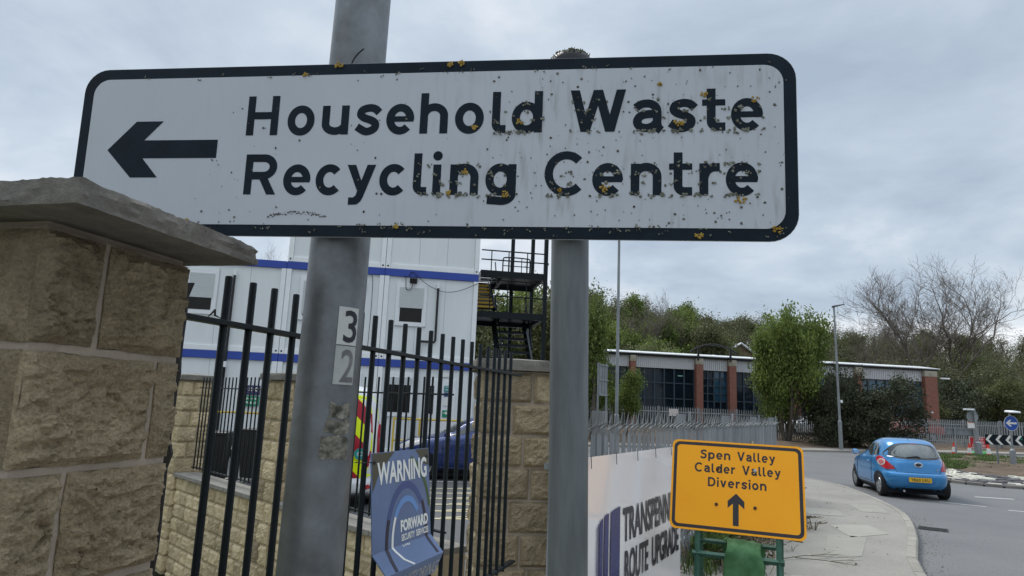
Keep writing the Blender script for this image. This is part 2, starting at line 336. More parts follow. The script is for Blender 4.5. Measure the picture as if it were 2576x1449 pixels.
sheet('yard', [(-0.15, 5.75), (7.1, 17.0), (7.2, 21.6), (-3.9, 21.4), (-3.9, 44), (-40, 44), (-40, 48), (-40, 10.6), (-5.0, 10.6)], 0.012, M['yard'], kind='structure')
KERB = [(0.2, -4.0), (2.1, 1.5), (3.7, 5.3), (4.91, 8.29), (6.10, 10.34), (7.00, 12.0), (7.62, 13.4), (8.206, 15.47), (8.66, 17.6), (8.70, 18.9), (8.30, 20.2), (7.2, 21.2), (4.0, 22.4), (-3.0, 23.2)]
def resample(P, d):
    P = [np.array(p, float) for p in spl(P, 12)]; o = [P[0]]; acc = 0.0
    for a, b in zip(P, P[1:]):
        L_ = np.linalg.norm(b - a); t = d - acc
        while t <= L_: o.append(a + (b - a) * t / L_); t += d
        acc = (acc + L_) % d
    return o
kp = resample(KERB, 0.915)
inner = [(-1.75, -4.0), (-1.30, 0.62), (-0.62, 2.57), (0.1, 4.6), (0.3, 4.9), (2.05, 8.06), (7.35, 16.9), (7.4, 20.3), (6.6, 20.6), (3.8, 21.7), (-3.0, 22.5)]
koff = []
for i, p in enumerate(kp):
    t = kp[min(i + 1, len(kp) - 1)] - kp[max(i - 1, 0)]; t /= np.linalg.norm(t); koff.append(p + np.array([-t[1], t[0]]) * 0.125)
pav = put('pavement', MB().prism([tuple(p) for p in koff] + inner[::-1], -0.6, 0.10, 'xy'), M['pave'], kind='structure')
for i in range(len(kp) - 1):
    a, b = kp[i], kp[i + 1]; t = (b - a) / np.linalg.norm(b - a); a = a + t * 0.009; b = b - t * 0.009; A_, B_ = koff[i] + t * 0.009, koff[i + 1] - t * 0.009
    n = np.array([-t[1], t[0]]) * 0.022
    mb = MB(); mb.add([(*a, -0.1), (*b, -0.1), (*B_, -0.1), (*A_, -0.1), (*a, 0.082), (*b, 0.082), (*(b + n), 0.106), (*(a + n), 0.106), (*B_, 0.106), (*A_, 0.106)],
           [(0, 1, 5, 4), (4, 5, 6, 7), (7, 6, 8, 9), (3, 9, 8, 2), (0, 4, 7, 9, 3), (1, 2, 8, 6, 5)])
    put('kerb_stone', mb, M['kerb'], pav)
for P in ([(5.0, 10.1), (5.75, 10.5), (5.9, 11.35), (5.2, 11.2)], [(3.9, 8.55), (4.45, 8.75), (5.25, 10.15), (4.75, 10.3)], [(5.35, 12.3), (5.95, 12.2), (6.2, 13.0), (5.6, 13.2)], [(6.6, 12.9), (7.1, 12.85), (7.4, 13.9), (6.85, 13.9)], [(2.6, 6.3), (3.6, 6.1), (4.0, 7.4), (3.1, 7.6)]):
    put('repair_patch', MB().flat(P, 0.104, 'xy'), M['patch'], pav)
# grit gathered in the gutter, litter and leaf scraps on the footway
random.seed(14); gm = MB(); lm_ = MB()
def pebble(mb, x, y, z, r):
    V = [(x + r * random.uniform(.6, 1.2) * math.cos(k * 1.2566), y + r * random.uniform(.6, 1.2) * math.sin(k * 1.2566), z) for k in range(5)] + [(x, y, z + r * .7)]
    mb.add(V, [(k, (k + 1) % 5, 5) for k in range(5)])
for i in range(1500):
    k = random.randrange(4, len(kp) - 6); f = random.random(); p = kp[k] * (1 - f) + kp[k + 1] * f; t = kp[k + 1] - kp[k]; t /= np.linalg.norm(t); d = abs(random.gauss(0, .16)) + .01; q = p + np.array([t[1], -t[0]]) * d; pebble(gm, q[0], q[1], 0.001, random.uniform(.004, .016))
put('gutter_grit', gm, mat('pale_gutter_grit', (.16, .145, .12), .95, island=.5, vscale=5), label='loose pale grit gathered along the kerb gutter', cat='grit', kind='stuff')
for i in range(160):
    k = random.randrange(4, len(kp) - 6); p = koff[k]; t = kp[k + 1] - kp[k]; t /= np.linalg.norm(t); q = p + np.array([-t[1], t[0]]) * random.uniform(.05, 2.0); pebble(lm_, q[0], q[1], 0.105, random.uniform(.006, .022))
put('footway_litter', lm_, mat('litter_scraps', (.10, .08, .05), .95, island=.9, vscale=5, col2=(.34, .31, .26)), label='scattered leaf scraps and grit on the footway', cat='litter', kind='stuff')
road_o = bpy.data.objects['road']
def dash(a, b, w=0.1):
    a = np.array(a); b = np.array(b); t = (b - a) / np.linalg.norm(b - a); n = np.array([-t[1], t[0]]) * w / 2
    put('road_marking', MB().add([(*(a - n), 0.004), (*(b - n), 0.004), (*(b + n), 0.004), (*(a + n), 0.004)], [(0, 1, 2, 3)]), M['white_line'], road_o)
dash((11.72, 17.37), (12.55, 17.17), 0.14); dash((9.95, 15.95), (10.6, 15.35), 0.09); dash((10.75, 14.9), (11.05, 14.75), 0.09); dash((11.3, 14.2), (11.6, 14.1), 0.09); dash((10.2, 13.0), (10.5, 12.9), 0.09)
gul = put('gully_grate', MB().b2(-0.22, 0.22, -0.2, 0.2, -0.05, 0.006), mat('cast_iron', (0.045, 0.043, 0.04), 0.7, 0.3), loc=(7.25, 11.85, 0), rot=(0, 0, R(-32)), label='dark cast iron gully grate in the road by the kerb', cat='drain')
for k in range(7): put('bar', MB().b2(-0.2, 0.2, -0.16 + k * 0.05, -0.135 + k * 0.05, 0.007, 0.012), gul.data.materials[0], gul)

# ------------------------------------------------------------------ rock-faced stonework
def rock(w, h, d, seed, nx, ny, bulge=0.022, rough=0.012, margin=0.012, facets=True, layers=1.0):
    """block w x h, back at y=0, face towards -y at about y=-d; rough pitched face"""
    o = Vector((seed * 7.31, seed * 3.17, seed * 1.7)); V = []; F = []
    for j in range(ny + 1):
        for i in range(nx + 1):
            u, v = i / nx, j / ny; x = (u - 0.5) * w; z = (v - 0.5) * h
            ed = min(u * w, (1 - u) * w, v * h, (1 - v) * h)
            k = min(1.0, ed / margin / 2.2); k = k * k * (3 - 2 * k)
            p = Vector((x, 0, z)) * (1 / max(h, 0.12)) + o
            big = mn.noise(p * 1.6) * 0.9 + 0.25
            fac = 0.0
            if facets:
                dd, pts = mn.voronoi(Vector((p.x * 2.3, p.y, p.z * 3.1)))
                c = pts[0]; fac = mn.noise(c * 5.1) * 0.9 + (c - Vector((p.x * 2.3, p.y, p.z * 3.1))).dot(Vector((mn.noise(c * 3.3), 0, mn.noise(c * 4.7) - 0.35))) * 0.9
            lay = mn.noise(Vector((p.x * 1.1, p.y + 3, p.z * 2.4))) * 1.5 + p.z * 0.9; st_ = lay * 2.2; fr = st_ - math.floor(st_); lay = (math.floor(st_) + (fr ** 6)) / 2.2 - lay
            fac += lay * 1.3 * layers
            fine = mn.fractal(Vector((p.x * 8, p.y, p.z * 12)), 0.8, 2.1, 6) * 0.45
            y = -d - k * max(-0.001, bulge * max(0.0, 0.55 + 0.5 * big) + rough * (fac * 0.8 + fine + 0.55))
            wx = 0 if i in (0, nx) else 0
            jx = mn.noise(Vector((0.3, p.z * 5, seed))) * 0.004 if i in (0, nx) else 0; jz = mn.noise(Vector((p.x * 5, 0.7, seed))) * 0.004 if j in (0, ny) else 0
            V.append((x + jx, y, z + jz))
    for j in range(ny):
        for i in range(nx): a = j * (nx + 1) + i; F.append((a, a + 1, a + nx + 2, a + nx + 1))
    b = len(V); V += [(-w / 2, 0, -h / 2), (w / 2, 0, -h / 2), (w / 2, 0, h / 2), (-w / 2, 0, h / 2)]
    bot = list(range(0, nx + 1)); top = [ny * (nx + 1) + i for i in range(nx + 1)]; lf = [j * (nx + 1) for j in range(ny + 1)]; rt = [j * (nx + 1) + nx for j in range(ny + 1)]
    F += [tuple(bot[::-1] + [b, b + 1]), tuple(top + [b + 2, b + 3]), tuple(lf + [b + 3, b]), tuple(rt[::-1] + [b + 1, b + 2])]
    me = MB().add(V, F).mesh('stone')
    return me
POOL = {}
def pool_stone(w, h, d, res, **k):
    key = (round(w, 2), round(h, 2), round(d, 3), res, k.get('bulge', 0)); L_ = POOL.setdefault(key, [])
    if len(L_) < 5: L_.append(rock(w, h, d, random.random() * 50, res[0], res[1], **k)); return L_[-1]
    return random.choice(L_)
def face_stones(parent, origin, rz, width, z0, z1, course, lens, m, joint=0.014, res=(7, 5), d=0.02, unique=False, smooth=False, **k):
    """fill a vertical face (local +x along, normal -y after turning by rz) with coursed rock-faced stones"""
    z = z1; row = 0
    while z - course > z0 - course * 0.6:
        h = course - joint; x = 0.0; n = 0
        lst = lens[row % len(lens)]; cuts = list(lst)
        while x < width - 1e-4:
            L_ = min(cuts[n % len(cuts)], width - x)
            if width - x - L_ < 0.06: L_ = width - x
            w = L_ - joint
            if unique: me = rock(w, h, d, random.random() * 60, max(8, int(w * res[0])), max(6, int(h * res[1])), **k)
            else: me = pool_stone(w, h, d, res, **k)
            c, s_ = math.cos(rz), math.sin(rz); px_ = x + L_ / 2
            o = put('stone', me, m, parent, (origin[0] + c * px_, origin[1] + s_ * px_, z - course / 2), (0, 0, rz))
            if smooth: smooth_by_angle(o, 28)
            x += L_; n += 1
        z -= course; row += 1

random.seed(4)
# near pillar: faces turned 17.5 degrees; visible faces are the road side (+x local) and the camera side (-y local)
RZ_A = R(-14.5)
ux = Vector((math.cos(RZ_A), math.sin(RZ_A))); uy = Vector((-math.sin(RZ_A), math.cos(RZ_A)))
WA = 0.43
A_near = Vector((-0.862, 1.214)); A_c = A_near - ux * (WA / 2) + uy * (0.397 / 2)     # centre of the pillar in plan
pilA = thing('stone_pillar', 'large rock-faced sandstone pillar with flat grey cap, nearest on the left', 'pillar', (A_c.x, A_c.y, 0), RZ_A, 'stone pillars')
DA = 0.397
put('mortar_core', MB().b2(-WA / 2 + 0.012, WA / 2 - 0.012, -DA / 2 + 0.012, DA / 2 - 0.012, -0.4, 2.045), M['mortar'], pilA)
rowsA = [[0.15, 0.25], [0.32, 0.08], [0.125, 0.275], [0.265, 0.135], [0.17, 0.23]]
CO = 0.226
# road-side face: normal +x; stones generated with normal -y, so turn +90 degrees; local x then runs along +y
face_stones(pilA, (WA / 2 - 0.03, -DA / 2, 0), R(90), DA, 0.0, 2.048, CO, rowsA, M['stone_dark'], joint=0.016, res=(220, 200), d=0.022, unique=True, smooth=True, bulge=0.010, rough=0.024, margin=0.008)
face_stones(pilA, (-WA / 2, -DA / 2 + 0.03, 0), 0.0, WA - 0.012, 0.0, 2.048, CO, [[0.3, 0.13], [0.16, 0.27]], M['stone_dark'], joint=0.016, res=(90, 80), d=0.022, unique=True, smooth=True, bulge=0.014, rough=0.013)
# cap: thick slab with chipped, weathered top edge
def chipped_slab(w, d, t, seed, seg=60, chip=0.012, peak=0.03):
    V = []; F = []; per = []
    for s in range(4):
        for i in range(seg):
            u = i / seg - 0.5
            per.append([(u * w, -d / 2), (w / 2, u * d), (-u * w, d / 2), (-w / 2, -u * d)][s])
    n = len(per); levels = 5
    for lv in range(levels + 1):
        f = lv / levels
        for i, (x, y) in enumerate(per):
            p = Vector((x, y, f * 0.2)) * 18 + Vector((seed, 0, 0)); nn = mn.fractal(p, 1, 2, 4)
            rx = max(abs(x) / (w / 2), abs(y) / (d / 2)); ins = 0.006 * nn
            if lv == levels: ins += chip * (0.7 + 0.9 * abs(mn.noise(p * 0.7)))
            elif lv == levels - 1: ins += chip * 0.25
            s = 1 - (ins + 0.004) / (w / 2)
            und = 0.003 * mn.noise(Vector((x, y, seed)) * 5.5) + 0.0016 * mn.noise(Vector((x, y, seed)) * 40) + 0.0014 * mn.noise(Vector((x, y, seed)) * 95)
            V.append((x * s, y * s, f * t + (und if lv >= levels - 1 else (und * 0.25 if lv else 0.0))))
    for lv in range(levels):
        for i in range(n): F.append((lv * n + i, lv * n + (i + 1) % n, (lv + 1) * n + (i + 1) % n, (lv + 1) * n + i))
    V.append((0, 0, t + peak)); c = len(V) - 1
    for i in range(n): F.append((levels * n + i, levels * n + (i + 1) % n, c))
    F.append(tuple(range(n))[::-1]); return MB().add(V, F)
CWd, CDd = WA + 0.20, 0.515
cw_ = Vector((-0.738, 1.100)) - ux * (CWd / 2) + uy * (CDd / 2) - A_c
cap = put('cap_stone', chipped_slab(CWd, CDd, 0.046, 3, seg=150, chip=0.006, peak=0.012), M['cap'], pilA, (cw_.dot(ux), cw_.dot(uy), 2.058)); smooth_by_angle(cap, 30)
put('mortar_bed', MB().b2(-WA / 2 + 0.02, WA / 2 - 0.02, -DA / 2 + 0.02, DA / 2 - 0.02, 2.036, 2.0575), M['mortar'], pilA)

# corner pillar and the two further pillars of the side wall
def pillar(name, label, c, rz, w, top, m, cap_over=0.06, zb=0.0, mort='mortar', capm='cap', faces=(0, 1, 3)):
    t = thing(name, label, 'pillar', (c[0], c[1], 0), rz, 'stone pillars')
    put('mortar_core', MB().b2(-w / 2 + 0.012, w / 2 - 0.012, -w / 2 + 0.012, w / 2 - 0.012, zb, top - 0.09), M[mort], t)
    for k in faces:
        a = k * math.pi / 2; o = Matrix.Rotation(a, 3, 'Z') @ Vector((-w / 2, -w / 2 + 0.03, 0))
        face_stones(t, (o.x, o.y, 0), a, w, zb, top - 0.095, 0.225, [[w * 0.66, w * 0.34], [w * 0.4, w * 0.6], [w * 0.56, w * 0.44]] if k % 2 == 0 else [[w * 0.36, w * 0.64], [w * 0.62, w * 0.38]], M[m], joint=0.016, res=(16, 10), d=0.022, bulge=0.028, rough=0.016)
    cp = put('cap_stone', chipped_slab(w + 2 * cap_over, w + 2 * cap_over, 0.075, c[0], seg=14, chip=0.006, peak=0.03), M[capm], t, (0, 0, top - 0.085)); smooth_by_angle(cp, 40)
    return t
pillar('stone_pillar', 'brown rock-faced stone pillar at the end of the railing, behind the right post', (0.06, 5.22), R(7), 0.56, 2.09, 'stone_dark', zb=-0.6, faces=(0, 3))
WD = Vector((0.689, -0.725)); WN = Vector((-0.725, -0.689)); W0 = Vector((-4.668, 10.111))
def wp(s, off=0.0): p = W0 + WD * s + WN * off; return (p.x, p.y)
RW = math.atan2(WD.y, WD.x)
pillar('stone_pillar', 'buff stone pillar between two panels of the side wall railing', wp(2.92, -0.14), RW, 0.44, 2.02, 'stone_pale', zb=-0.8, mort='mortar_pale')
pillar('stone_pillar', 'farthest stone pillar of the side wall, beside the black bin', wp(-0.33, -0.14), RW, 0.44, 2.02, 'stone_pale', zb=-0.8, mort='mortar_pale')

def dwarf_wall(label, p0, rz, length, top, zb, m, mort, lens, course, thick=0.28, cop=0.34, group='dwarf stone walls'):
    t = thing('stone_wall', label, 'wall', (p0[0], p0[1], 0), rz, group)
    put('mortar_core', MB().b2(0.002, length - 0.002, 0.02, thick - 0.02, zb, top - 0.052), M[mort], t)
    face_stones(t, (0, 0.035, 0), 0.0, length, zb, top - 0.06, course, lens, M[m], joint=0.012, res=(9, 6), d=0.02, bulge=0.022, rough=0.014)
    n = max(1, round(length / 0.9)); L_ = length / n
    for i in range(n):
        c = put('coping_stone', MB().b2(i * L_ + 0.004, (i + 1) * L_ - 0.004, -0.05, cop - 0.05, top - 0.055, top), M['coping'], t, bevel=0.008)
    return t
LN = [[0.27, 0.21, 0.33, 0.19], [0.18, 0.31, 0.24, 0.28], [0.30, 0.17, 0.22, 0.35], [0.22, 0.26, 0.2, 0.3]]
dwarf_wall('buff stone dwarf wall left of the lamp column, with smooth coping', wp(-0.1, 0.02), RW, 2.80, 0.60, -0.95, 'stone_pale', 'mortar_pale', LN, 0.185)
dwarf_wall('buff stone dwarf wall behind the blue warning board', wp(3.15, 0.02), RW, 2.95, 0.60, -0.95, 'stone_pale', 'mortar_pale', LN, 0.185)
FA = Vector((-0.868, 1.877)); FD = Vector((0.33, 0.944)); FN = Vector((0.944, -0.33)); RF = math.atan2(FD.y, FD.x)
def fp(s, off=0.0, z=0.0): p = FA + FD * s + FN * off; return Vector((p.x, p.y, z))
p_ = fp(0.06, 0.14)
dwarf_wall('low stone wall under the near black railing', (p_.x, p_.y), RF, 2.62, 0.70, -0.3, 'stone_dark', 'mortar', LN, 0.2, thick=0.28)

# ------------------------------------------------------------------ black railings
def railing(label, p0, rz, length, zb, zt, ztop, bars, r, rail=(0.038, 0.012), group='black railings', x_start=0.0):
    t = thing('railing', label, 'railing', (p0[0], p0[1], 0), rz, group)
    for z in (zb, zt): put('rail', MB().b2(x_start, length, -rail[0] / 2, rail[0] / 2, z - rail[1], z + rail[1] * 0.3), M['black_paint'], t, bevel=0.002)
    me = MB().tube([(0, 0, zb - 0.03), (0, 0, ztop - 0.004), (0, 0, ztop)], [r, r, r * 0.85], 12).mesh('bar')
    for s in bars: o = put('bar', me, M['black_paint'], t, (s, 0, 0)); smooth_by_angle(o, 50)
    return t
barsN = [0.096, 0.202, 0.304, 0.417, 0.522, 0.628, 0.733, 0.839, 0.944, 1.075, 1.207, 1.344, 1.472, 1.607, 1.739, 1.868, 1.998, 2.128, 2.252, 2.364, 2.451, 2.562, 2.671]
rl = railing('tall black railing running from the nearest pillar to the corner pillar', (FA.x, FA.y), RF, 2.86, 0.775, 1.958, 2.093, barsN, 0.0112, x_start=-0.075)

# ragged black strip of sealant between the near pillar and the railing
mb = MB(); zs = [2.045 - i * 0.035 for i in range(42)]; pts = []
for i, z in enumerate(zs):
    b = 0.006 + 0.010 * max(0, mn.noise(Vector((0.1, 0.2, z * 9)))) + 0.02 * max(0.0, 1 - abs(((2.048 - z) % CO) - 0.0) / 0.03)
    pts.append((-0.056, 0.02, z)); pts.append((-0.056, -b * 0.8, z))
nq = len(zs)
mb.add(pts + [(p[0] + 0.006, p[1], p[2]) for p in pts], [(2 * i, 2 * i + 1, 2 * i + 3, 2 * i + 2) for i in range(nq - 1)] + [(2 * nq + 2 * i, 2 * nq + 2 * i + 1, 2 * nq + 2 * i + 3, 2 * nq + 2 * i + 2) for i in range(nq - 1)] + [(2 * i + 1, 2 * nq + 2 * i + 1, 2 * nq + 2 * i + 3, 2 * i + 3) for i in range(nq - 1)])
put('sealing_strip', mb, M['plastic_black'], rl)
# leaf-like scrap and tie caught on the rail
mb = MB().tube([(0.03, 0.0, 1.962), (0.05, -0.005, 1.985), (0.062, 0.004, 1.972), (0.085, 0.0, 1.965)], [0.001, 0.004, 0.003, 0.001], 6); put('scrap', mb, M['plastic_black'], rl)
for s0, n_, lab in ((0.02, 22, 'thin black railing on the wall left of the lamp column'), (3.22, 22, 'thin black railing on the wall behind the blue warning board')):
    q = wp(s0, -0.14); L_ = 2.62 if s0 < 1 else 2.72
    railing(lab, q, RW, L_, 0.69, 1.83, 1.98, [0.06 + i * (L_ - 0.1) / (n_ - 1) for i in range(n_)], 0.010)

# ------------------------------------------------------------------ the big direction sign
SM = Matrix.Translation((-0.2758, 1.66, 2.3945)) @ Matrix.Rotation(-0.1362, 4, 'Z') @ Matrix.Rotation(0.0303, 4, 'X') @ Matrix.Rotation(0.0022, 4, 'Y')
sg = thing('direction_sign', 'large white and black road sign reading Household Waste Recycling Centre with left arrow', 'road sign', M=SM)
put('plate', MB().prism(rrect(1.908, 0.473, 0.068, 8), 0.0, 0.003), M['alu'], sg)
put('border', MB().prism(rrect(1.906, 0.471, 0.067, 8), -0.0012, -0.0002), M['sign_black'], sg)
put('face', MB().prism(rrect(1.846, 0.411, 0.045, 8), -0.0024, -0.0014), M['sign_white'], sg)
put('arrow', MB().flat([(-0.8594, 0.0005), (-0.781, 0.0815), (-0.701, 0.0815), (-0.7525, 0.0275), (-0.5364, 0.0275), (-0.5364, -0.0235), (-0.7515, -0.0235), (-0.702, -0.0775), (-0.782, -0.0775)][::-1], -0.0031), M['sign_black'], sg)
L1 = [('H', -458), ('o', -343), ('u', -246.5), ('s', -154.5), ('e', -70.5), ('h', 20), ('o', 112.2), ('l', 209), ('d', 260), ('W', 408), ('a', 563.5), ('s', 649.5), ('t', 731), ('e', 799.5)]
L2 = [('R', -449), ('e', -340), ('c', -250.5), ('y', -166), ('c', -78), ('l', 11.5), ('i', 63), ('n', 107.5), ('g', 199.3), ('C', 348.5), ('e', 467), ('n', 560.7), ('t', 652.5), ('r', 724.5), ('e', 786.3)]
for Ls, z in ((L1[:9], 38.5), (L1[9:], 38.5), (L2[:9], -124.5), (L2[9:], -124.5)):
    mb = MB()
    for ch, x in Ls: glyph(mb, ch, x / 1000, z / 1000, 0.001, -0.0031)
    put('lettering', mb, M['sign_black'], sg)
for z in (0.15, -0.15): put('channel', MB().b2(-0.9, 0.9, 0.003, 0.022, z - 0.02, z + 0.02), M['alu'], sg)
# dirt, lichen
random.seed(11)
def blob(mb, x, z, r, y, h, n=7):
    a0 = random.random() * 6; P = [(x + r * (0.6 + 0.6 * random.random()) * math.cos(a0 + 6.2832 * i / n), z + r * (0.6 + 0.6 * random.random()) * math.sin(a0 + 6.2832 * i / n)) for i in range(n)]
    V = [(p[0], y, p[1]) for p in P] + [(x + (p[0] - x) * 0.55, y - h, z + (p[1] - z) * 0.55) for p in P]
    mb.add(V, [(i, (i + 1) % n, n + (i + 1) % n, n + i) for i in range(n)] + [tuple(n + i for i in range(n))])
mb = MB()
for i in range(720):
    x = random.uniform(-0.93, 0.93); z = random.uniform(-0.205, 0.205)
    dens = 0.05 if x < -0.55 else (0.16 if x < 0.2 else 1.0)
    if -0.62 < x < -0.45 and z < 0.0: dens = 0.55
    if x > 0.2 and z < -0.12: dens = 1.0
    if random.random() > dens: continue
    blob(mb, x, z, random.choice((0.0012, 0.0016, 0.002, 0.0026, 0.0036)) , -0.0037, 0.0008, 6)
for i in range(70):  # mower scratch / algae arc under Recycling
    t = i / 69; blob(mb, -0.375 + 0.16 * t, -0.183 + 0.010 * math.sin(t * 3.1) + random.uniform(-0.004, 0.004), random.uniform(0.001, 0.0028), -0.0032, 0.0006, 5)
o = put('dirt_specks', mb, M['speck'], sg); o['kind'] = 'stuff'
mb = MB()
edges = [(x + random.uniform(0, 80), z + random.choice((0, 0, 0, 30, 55, 80)) + random.uniform(-4, 4)) for (ch, x), z in [(q, 38.5) for q in L1[7:]] + [(q, -124.5) for q in L2[5:]] for _ in range(13)]
for x, z in edges:
    for _ in range(3): blob(mb, x / 1000 + random.uniform(-.005, .005), z / 1000 + random.uniform(-.004, .004), random.uniform(0.0015, 0.004), -0.0040, 0.0015, 6)
for i in range(110):
    x = random.uniform(-0.93, 0.93) ; z = random.choice((-0.222, -0.208, -0.206, 0.206)) + random.uniform(-0.008, 0.008)
    if x < -0.3 and random.random() < 0.5: continue
    for _ in range(3): blob(mb, x + random.uniform(-.005, .005), z + random.uniform(-.003, .003), random.uniform(0.0010, 0.0028), -0.0036, 0.0014, 6)
o = put('grey_lichen', mb, M['lichen_g'], sg); o['kind'] = 'stuff'
yl = [(280, 66, 7), (165, 53, 6), (676, 59, 11), (736, 132, 7), (857, 116, 9), (147, -64, 8), (251, -123, 9), (497, -108, 11), (822, -135, 12), (724, -238 + 14, 8), (904, -206, 10), (106, -119, 5), (628, 160, 4), (90, 228, 8), (122, 230, 8), (-212, 237 - 4, 10), (-600, -197, 6), (-25, -208, 5), (-305, 207, 5), (388, -112, 4)]
for x, z, r in yl:
    mb = MB()
    for _ in range(14): a = random.random() * 6.3; q = random.random() ** 0.6 * r * 1.15; blob(mb, (x + q * math.cos(a)) / 1000, (z + 0.8 * q * math.sin(a)) / 1000, random.uniform(0.0022, 0.0042), -0.0042, 0.0022, 7)
    put('yellow_lichen', mb, M['lichen_y'], sg)

# ------------------------------------------------------------------ lamp column carrying the sign
def sp(x, z, y): return SM @ Vector((x, y, z))
cb = sp(-0.2135, -0.24, 0.105); ct = sp(-0.163, 0.24, 0.105); axis = (ct - cb).normalized()
axis = Vector((0.006, 0.004, 1)).normalized()
base = cb - axis * ((cb.z + 0.0) / axis.z)
Mz = Matrix.Translation(base) @ Vector((0, 0, 1)).rotation_difference(axis).to_matrix().to_4x4()
lc = thing('lamp_column', 'thick galvanised lamp column behind the sign, numbered 32', 'lamp post', M=Mz)
col = put('shaft', MB().tube([(0, 0, 0), (0, 0, 1.0), (0, 0, 2.0), (0, 0, 3.0), (0, 0, 6.0)], [0.0835, 0.082, 0.0795, 0.0775, 0.066], 40), M['galv'], lc); smooth_by_angle(col, 50)
arm = put('lamp_head', MB().tube([(0, 0, 6.0), (0.05, 0.3, 6.15), (0.15, 0.9, 6.25)], [0.04, 0.035, 0.06], 12), M['galv_dull'], lc)
def wrap(pts, r, zoff=0.0, ang0=0.0):          # bend flat points (mm in x, m in z) round the shaft
    return [(math.sin(ang0 + p[0] / r) * r, -math.cos(ang0 + p[0] / r) * r, p[2] + zoff) for p in pts]
def wrapped(name, mb, m, r, zoff, ang0):
    # subdivide flat mesh finely, then bend
    me = mb.mesh(name, fix=False); bm = bmesh.new(); bm.from_mesh(me)
    for _ in range(3): bmesh.ops.subdivide_edges(bm, edges=[e for e in bm.edges if e.calc_length() > 0.012], cuts=1, use_grid_fill=True)
    bmesh.ops.triangulate(bm, faces=bm.faces)
    for v in bm.verts:
        rr = r - v.co.y; a = ang0 + v.co.x / r; v.co = Vector((math.sin(a) * rr, -math.cos(a) * rr, v.co.z + zoff))
    bm.to_mesh(me); bm.free(); return put(name, me, m, lc)
A0 = R(44)
rS = 0.0803
wrapped('number_plate', MB().flat([(-0.029, 0), (0.029, 0), (0.029, 0.098), (-0.029, 0.098)], -0.0012), M['num_white'], rS, 1.887, A0)
wrapped('number_plate', MB().flat([(-0.029, 0), (0.029, 0), (0.029, 0.098), (-0.029, 0.098)], -0.0012), mat('greyed_label', (0.38, 0.39, 0.37), 0.5, var=0.12, vscale=20), rS, 1.786, A0)
wrapped('digit', text_mb('3', 0.039, 0.084, -0.0019, -0.013, 0.006, bold=0.012), M['num_black'], rS, 1.887, A0)
wrapped('digit', text_mb('2', 0.039, 0.084, -0.0019, -0.013, 0.006, bold=0.012), M['num_grey'], rS, 1.786, A0)
random.seed(5); P = []
for i in range(12): P.append((0.040, 1.635 + i * 0.016))
P = [(-0.034, 1.603), (0.046, 1.6), (0.046, 1.742), (0.02, 1.745), (0.008, 1.735), (-0.004, 1.748), (-0.014, 1.742), (-0.018, 1.71), (-0.024, 1.67), (-0.03, 1.64), (-0.035, 1.62)]
random.seed(2)
def ragged(P, k=5, j=0.003): return [(p[0] + random.uniform(-j, j), p[1] + random.uniform(-j, j)) for p in dens_(P, k)]
def dens_(P, k): return [tuple(np.array(P[i]) + (np.array(P[(i + 1) % len(P)]) - np.array(P[i])) * q / k) for i in range(len(P)) for q in range(k)]
for P in ([(-0.034, 1.603), (0.046, 1.60), (0.046, 1.658), (-0.028, 1.66)], [(-0.024, 1.664), (0.046, 1.661), (0.045, 1.70), (-0.02, 1.698)], [(-0.017, 1.702), (0.046, 1.703), (0.044, 1.742), (0.012, 1.732), (-0.012, 1.744)]):
    wrapped('torn_label', MB().flat(ragged(P), -0.0014), M['residue'], rS, 0.0, R(33))
tie = MB().tube([Mz.inverted() @ sp(-0.19, 0.225, 0.012), Mz.inverted() @ sp(-0.176, 0.255, 0.008), Mz.inverted() @ sp(-0.163, 0.268, 0.004), Mz.inverted() @ sp(-0.147, 0.279, 0.0)], 0.0022, 6); put('cable_tie', tie, M['plastic_black'], lc)

# thin sign post
pb = sp(0.413, -0.24, 0.075); ax2 = Vector((-0.019, 0.0, 1)).normalized(); b2 = pb - ax2 * (pb.z / ax2.z)
Mp = Matrix.Translation(b2) @ Vector((0, 0, 1)).rotation_difference(ax2).to_matrix().to_4x4()
sp2 = thing('sign_post', 'grey galvanised post holding the right half of the big sign', 'post', M=Mp)
zt = ((SM @ Vector((0.41, 0.07, 0.272))).z) / ax2.z
o = put('tube', MB().tube([(0, 0, 0), (0, 0, zt - 0.01)], 0.0478, 36), mat('brushed_galvanised_steel', (0.115, 0.125, 0.128), 0.5, 0.45, vscale=14, col2=(0.21, 0.228, 0.23), stretch=(1, 1, 0.15), fine=0.1, fscale=90), sp2); smooth_by_angle(o, 50)
o = put('end_cap', MB().lathe([(0.052, -0.03), (0.053, 0.0), (0.05, 0.012), (0.03, 0.022), (0.005, 0.026)], 28, (0, 0, zt - 0.005)), M['plastic_black'], sp2); smooth_by_angle(o, 50)
random.seed(8); mb = MB()
for i in range(520):
    a = random.random() * 6.3; r = 0.05 * math.sqrt(random.random()); x, y = r * math.cos(a), r * math.sin(a); z = zt + 0.018 * (1 - (r / 0.053) ** 2) + 0.002
    d = Vector((random.uniform(-1, 1), random.uniform(-1, 1), random.uniform(0.1, 1.2))).normalized() * random.uniform(0.004, 0.012)
    mb.tube([(x, y, z - 0.003), (x + d.x, y + d.y, z + d.z)], [0.003, 0.0012], 4)
o = put('moss', mb, M['moss'], sp2); o['kind'] = 'stuff'
for z in (0.15, -0.15):
    q = Mp.inverted() @ (SM @ Vector((0.413, 0.075, z))); put('post_clip', MB().lathe([(0.049, -0.015), (0.0515, -0.015), (0.0515, 0.015), (0.049, 0.015)], 20, (q.x, q.y, q.z)), M['alu'], sp2)
